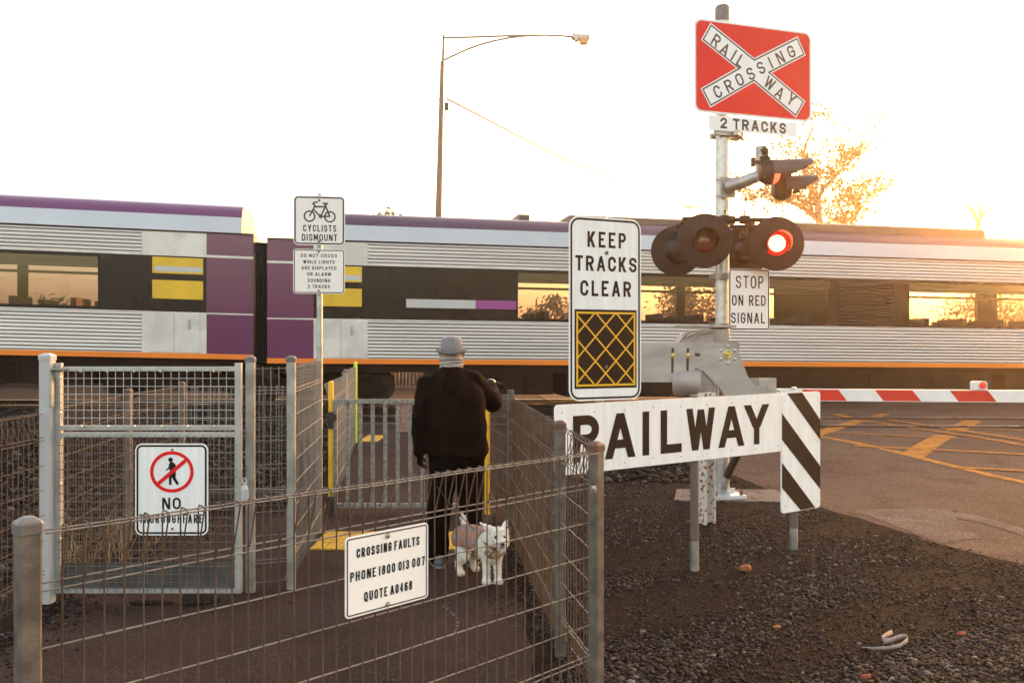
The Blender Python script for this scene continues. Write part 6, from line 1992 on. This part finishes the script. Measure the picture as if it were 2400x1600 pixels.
Zs = np.array([gz(a, b) for a, b in zip(X_, Y_)]) + S_ * .25
stones("gravel", np.stack([X_, Y_, Zs], 1), S_, m_gravel, seed=5)
# dry crumbs and chips along the path edges
N = 5200
Y_ = 2.2 + 5.6 * rg.random(N); X_ = edge_left(Y_) - .05 - np.abs(rg.normal(0, .16, N)) * (.5 + .4 * noise2(Y_, Y_)); S_ = np.clip(np.exp(rg.normal(math.log(.005), .4, N)), .002, .014)
X2, Y2 = -2.9 + np.abs(rg.normal(0, .22, 1800)), 2.5 + 5.5 * rg.random(1800); S2 = np.clip(np.exp(rg.normal(math.log(.007), .45, 1800)), .003, .022)
X3, Y3 = -2.6 + 2.6 * rg.random(900), 2.0 + 6 * rg.random(900); S3 = np.clip(np.exp(rg.normal(math.log(.0032), .35, 900)), .0015, .008)
X_ = np.concatenate([X_, X2, X3]); Y_ = np.concatenate([Y_, Y2, Y3]); S_ = np.concatenate([S_, S2, S3])
stones("path_grit", np.stack([X_, Y_, .005 + S_ * .3], 1), S_, m_ballast, seed=6)
# ballast beside and between the tracks
N = 40000
Y_ = 8.6 + 10.5 * rg.random(N) ** 1.2; X_ = -14 + 12.0 * rg.random(N)
pl_ = np.interp(Y_, [8, 8.35, 12.6, 16, 20], [-2.9, -1.95, -2.5, -2.9, -3.3])
ok = (X_ < pl_ - .05) & (np.abs(X_) < .64 * Y_ + .5)
X_, Y_ = X_[ok], Y_[ok]
xr, yr = .75 + 1.9 * rg.random(3600), 9.9 + 4.6 * rg.random(3600); okr = xr < edge_right(yr) - .08
X_ = np.concatenate([X_, xr[okr], -6.2 + 3.0 * rg.random(2600)]); Y_ = np.concatenate([Y_, yr[okr], 5.2 + 3.6 * rg.random(2600)])
S_ = np.clip(np.exp(rg.normal(math.log(.021), .34, len(X_))), .012, .05)
pile = .16 * np.exp(-((X_ - 1.5) ** 2 / .35 + (Y_ - 11.3) ** 2 / .9)) + .10 * (X_ < -2) * np.clip((Y_ - 8.4) / 1.2, 0, 1)
Zs = np.array([gz(a, b) for a, b in zip(X_, Y_)]) + pile * rg.random(len(X_)) ** .4 + S_ * .2
stones("ballast", np.stack([X_, Y_, Zs], 1), S_, m_ballast, flat=.75, seed=8)

def rock(px_, py_, size, mat, label, seed, flat=.7):
    g_ = G(px_, py_); rnd = random.Random(seed); mb = MB()
    V = [Vector(v) for v in IV]; bm = bmesh.new(); bmesh.ops.create_icosphere(bm, subdivisions=2, radius=1)
    vs = []
    for v in bm.verts:
        c = v.co; k = 1 + .16 * math.sin(c.x * 3 + seed) * math.cos(c.y * 2.6 + seed) + rnd.uniform(-.05, .05)
        vs.append(g_ + Vector((c.x * size * k, c.y * size * .8 * k, max(-.2 * size, c.z * size * flat * k) + size * flat * .55 + c.x * size * .12)))
    mb.add(vs, [[v.index for v in f.verts] for f in bm.faces]); bm.free()
    o = MB.build(mb, "rock", mat, None, smooth=True); return tag(o, label, "rock")
m_orock = M("orange sandstone", (.25, .075, .018), .8, 0, .3, 30, bump=.3, bscale=60)
m_rrock = M("red brick fragment", (.25, .05, .022), .85, 0, .25, 40, bump=.3, bscale=80)
rock(1747, 1338, .046, m_orock, "rounded orange stone lying between the two posts of the lettered board", 1)
rock(2253, 1490, .026, m_rrock, "small red stone at the far right of the gravel, beyond the torn strap", 2)
rock(1820, 1471, .024, m_orock, "small orange brown stone in the middle of the gravel, nearest below the rounded orange stone", 3, .5)
rock(2030, 1590, .026, m_rrock, "dull red stone at the bottom edge of the gravel, nearest the viewer", 4, .6)
rock(2238, 1200, .022, M("brown lump", (.10, .045, .03), .8), "small dark lump on the pale road surface", 5)
# torn strap
root = thing("strap", "torn pale strap curled in a loop on the gravel", "strap", G(2080, 1515))
mb = MB(); sg = [(2022, 1520), (2045, 1525), (2080, 1525), (2110, 1520), (2128, 1508), (2126, 1500), (2112, 1500), (2090, 1508), (2072, 1510), (2068, 1504), (2078, 1496), (2092, 1488)]
pts = [G(*p_) for p_ in sg]; wd = [.005, .014, .018, .020, .026, .028, .026, .026, .026, .026, .026, .024]
vs = []
for i, (p_, w_) in enumerate(zip(pts, wd)):
    lean = Vector((0, .25 if i < 5 else .6, 1)).normalized()
    vs += [p_ + Vector((0, 0, .008)), p_ + Vector((0, 0, .008)) + lean * w_]
mb.add(vs, [(2 * i, 2 * i + 1, 2 * i + 3, 2 * i + 2) for i in range(len(pts) - 1)])
o = mb.build("webbing", M("dusty pale webbing", (.27, .205, .17), .85, 0, .2, 30), root, smooth=True)
s2 = o.modifiers.new("thickness", 'SOLIDIFY'); s2.thickness = .003
# dry leaves
root = thing("dry_leaf", "curled tan leaf in the soil strip by the right fence", "leaf", G(1253, 1385))
mb = MB(); c_ = G(1253, 1385); mb.add([c_ + Vector((-.035, -.02, .01)), c_ + Vector((0, -.012, .022)), c_ + Vector((.035, .025, .03)), c_ + Vector((0, .018, .012)), c_ + Vector((0, .003, .008))], [(0, 1, 4), (1, 2, 4), (2, 3, 4), (3, 0, 4)])
mb.build("blade", M("dry tan leaf", (.42, .26, .14), .8), root)
# dry grass by the left fence
gr_ = MB(); rnd = random.Random(12)
for _ in range(70):
    c = Vector((-3.0 + rnd.gauss(0, .14) - .05, 6.4 + rnd.gauss(0, .5), .0)); L = rnd.uniform(.12, .55); b = Vector((rnd.uniform(-.5, .5), rnd.uniform(-.5, .5), 1)).normalized()
    w_ = Vector((.0022, 0, 0)); m_ = c + b * L * .6; t_ = c + b * L + Vector((rnd.uniform(-.1, .1), rnd.uniform(-.1, .1), -.06))
    gr_.add([c - w_, c + w_, m_ + w_, m_ - w_, t_], [(0, 1, 2, 3), (3, 2, 4)])
tag(gr_.build("dry_grass", M("straw grass", (.40, .24, .10), .85)), kind="stuff")

# faint chalk arc on the path
ch = MB(); rnd = random.Random(9)
for i, (x, y) in enumerate([(1040, 1424), (1048, 1429), (1056, 1436), (1063, 1443), (1069, 1451), (1072, 1460), (1073, 1469), (1071, 1477), (1066, 1484), (1058, 1490)]):
    for _ in range(7):
        c = G(x + rnd.uniform(-3, 3), y + rnd.uniform(-3, 3)); r_ = rnd.uniform(.003, .008)
        ch.poly([(c.x + r_ * math.cos(a) * rnd.uniform(.6, 1.2), c.y + r_ * math.sin(a) * rnd.uniform(.6, 1.2), .0075) for a in [2 * math.pi * k / 6 for k in range(6)]])
tag(ch.build("chalk_mark", M("pale chalk", (.16, .13, .115), .9)), kind="structure")

# ------------------------------------------------------------------ hazy morning air, lit by the low sun
hz = MB(); hz.box((0, 195, 8.5), (640, 480, 20))
m_haze = bpy.data.materials.new("thin warm haze"); m_haze.use_nodes = True
nt = m_haze.node_tree; nt.nodes.clear()
ho = nt.nodes.new("ShaderNodeOutputMaterial"); hv = nt.nodes.new("ShaderNodeVolumePrincipled")
hv.inputs['Color'].default_value = (.93, .90, .86, 1)
hv.inputs['Density'].default_value = .0013
hv.inputs['Anisotropy'].default_value = .84
nt.links.new(hv.outputs[0], ho.inputs['Volume'])
tag(hz.build("haze", m_haze), kind="stuff")
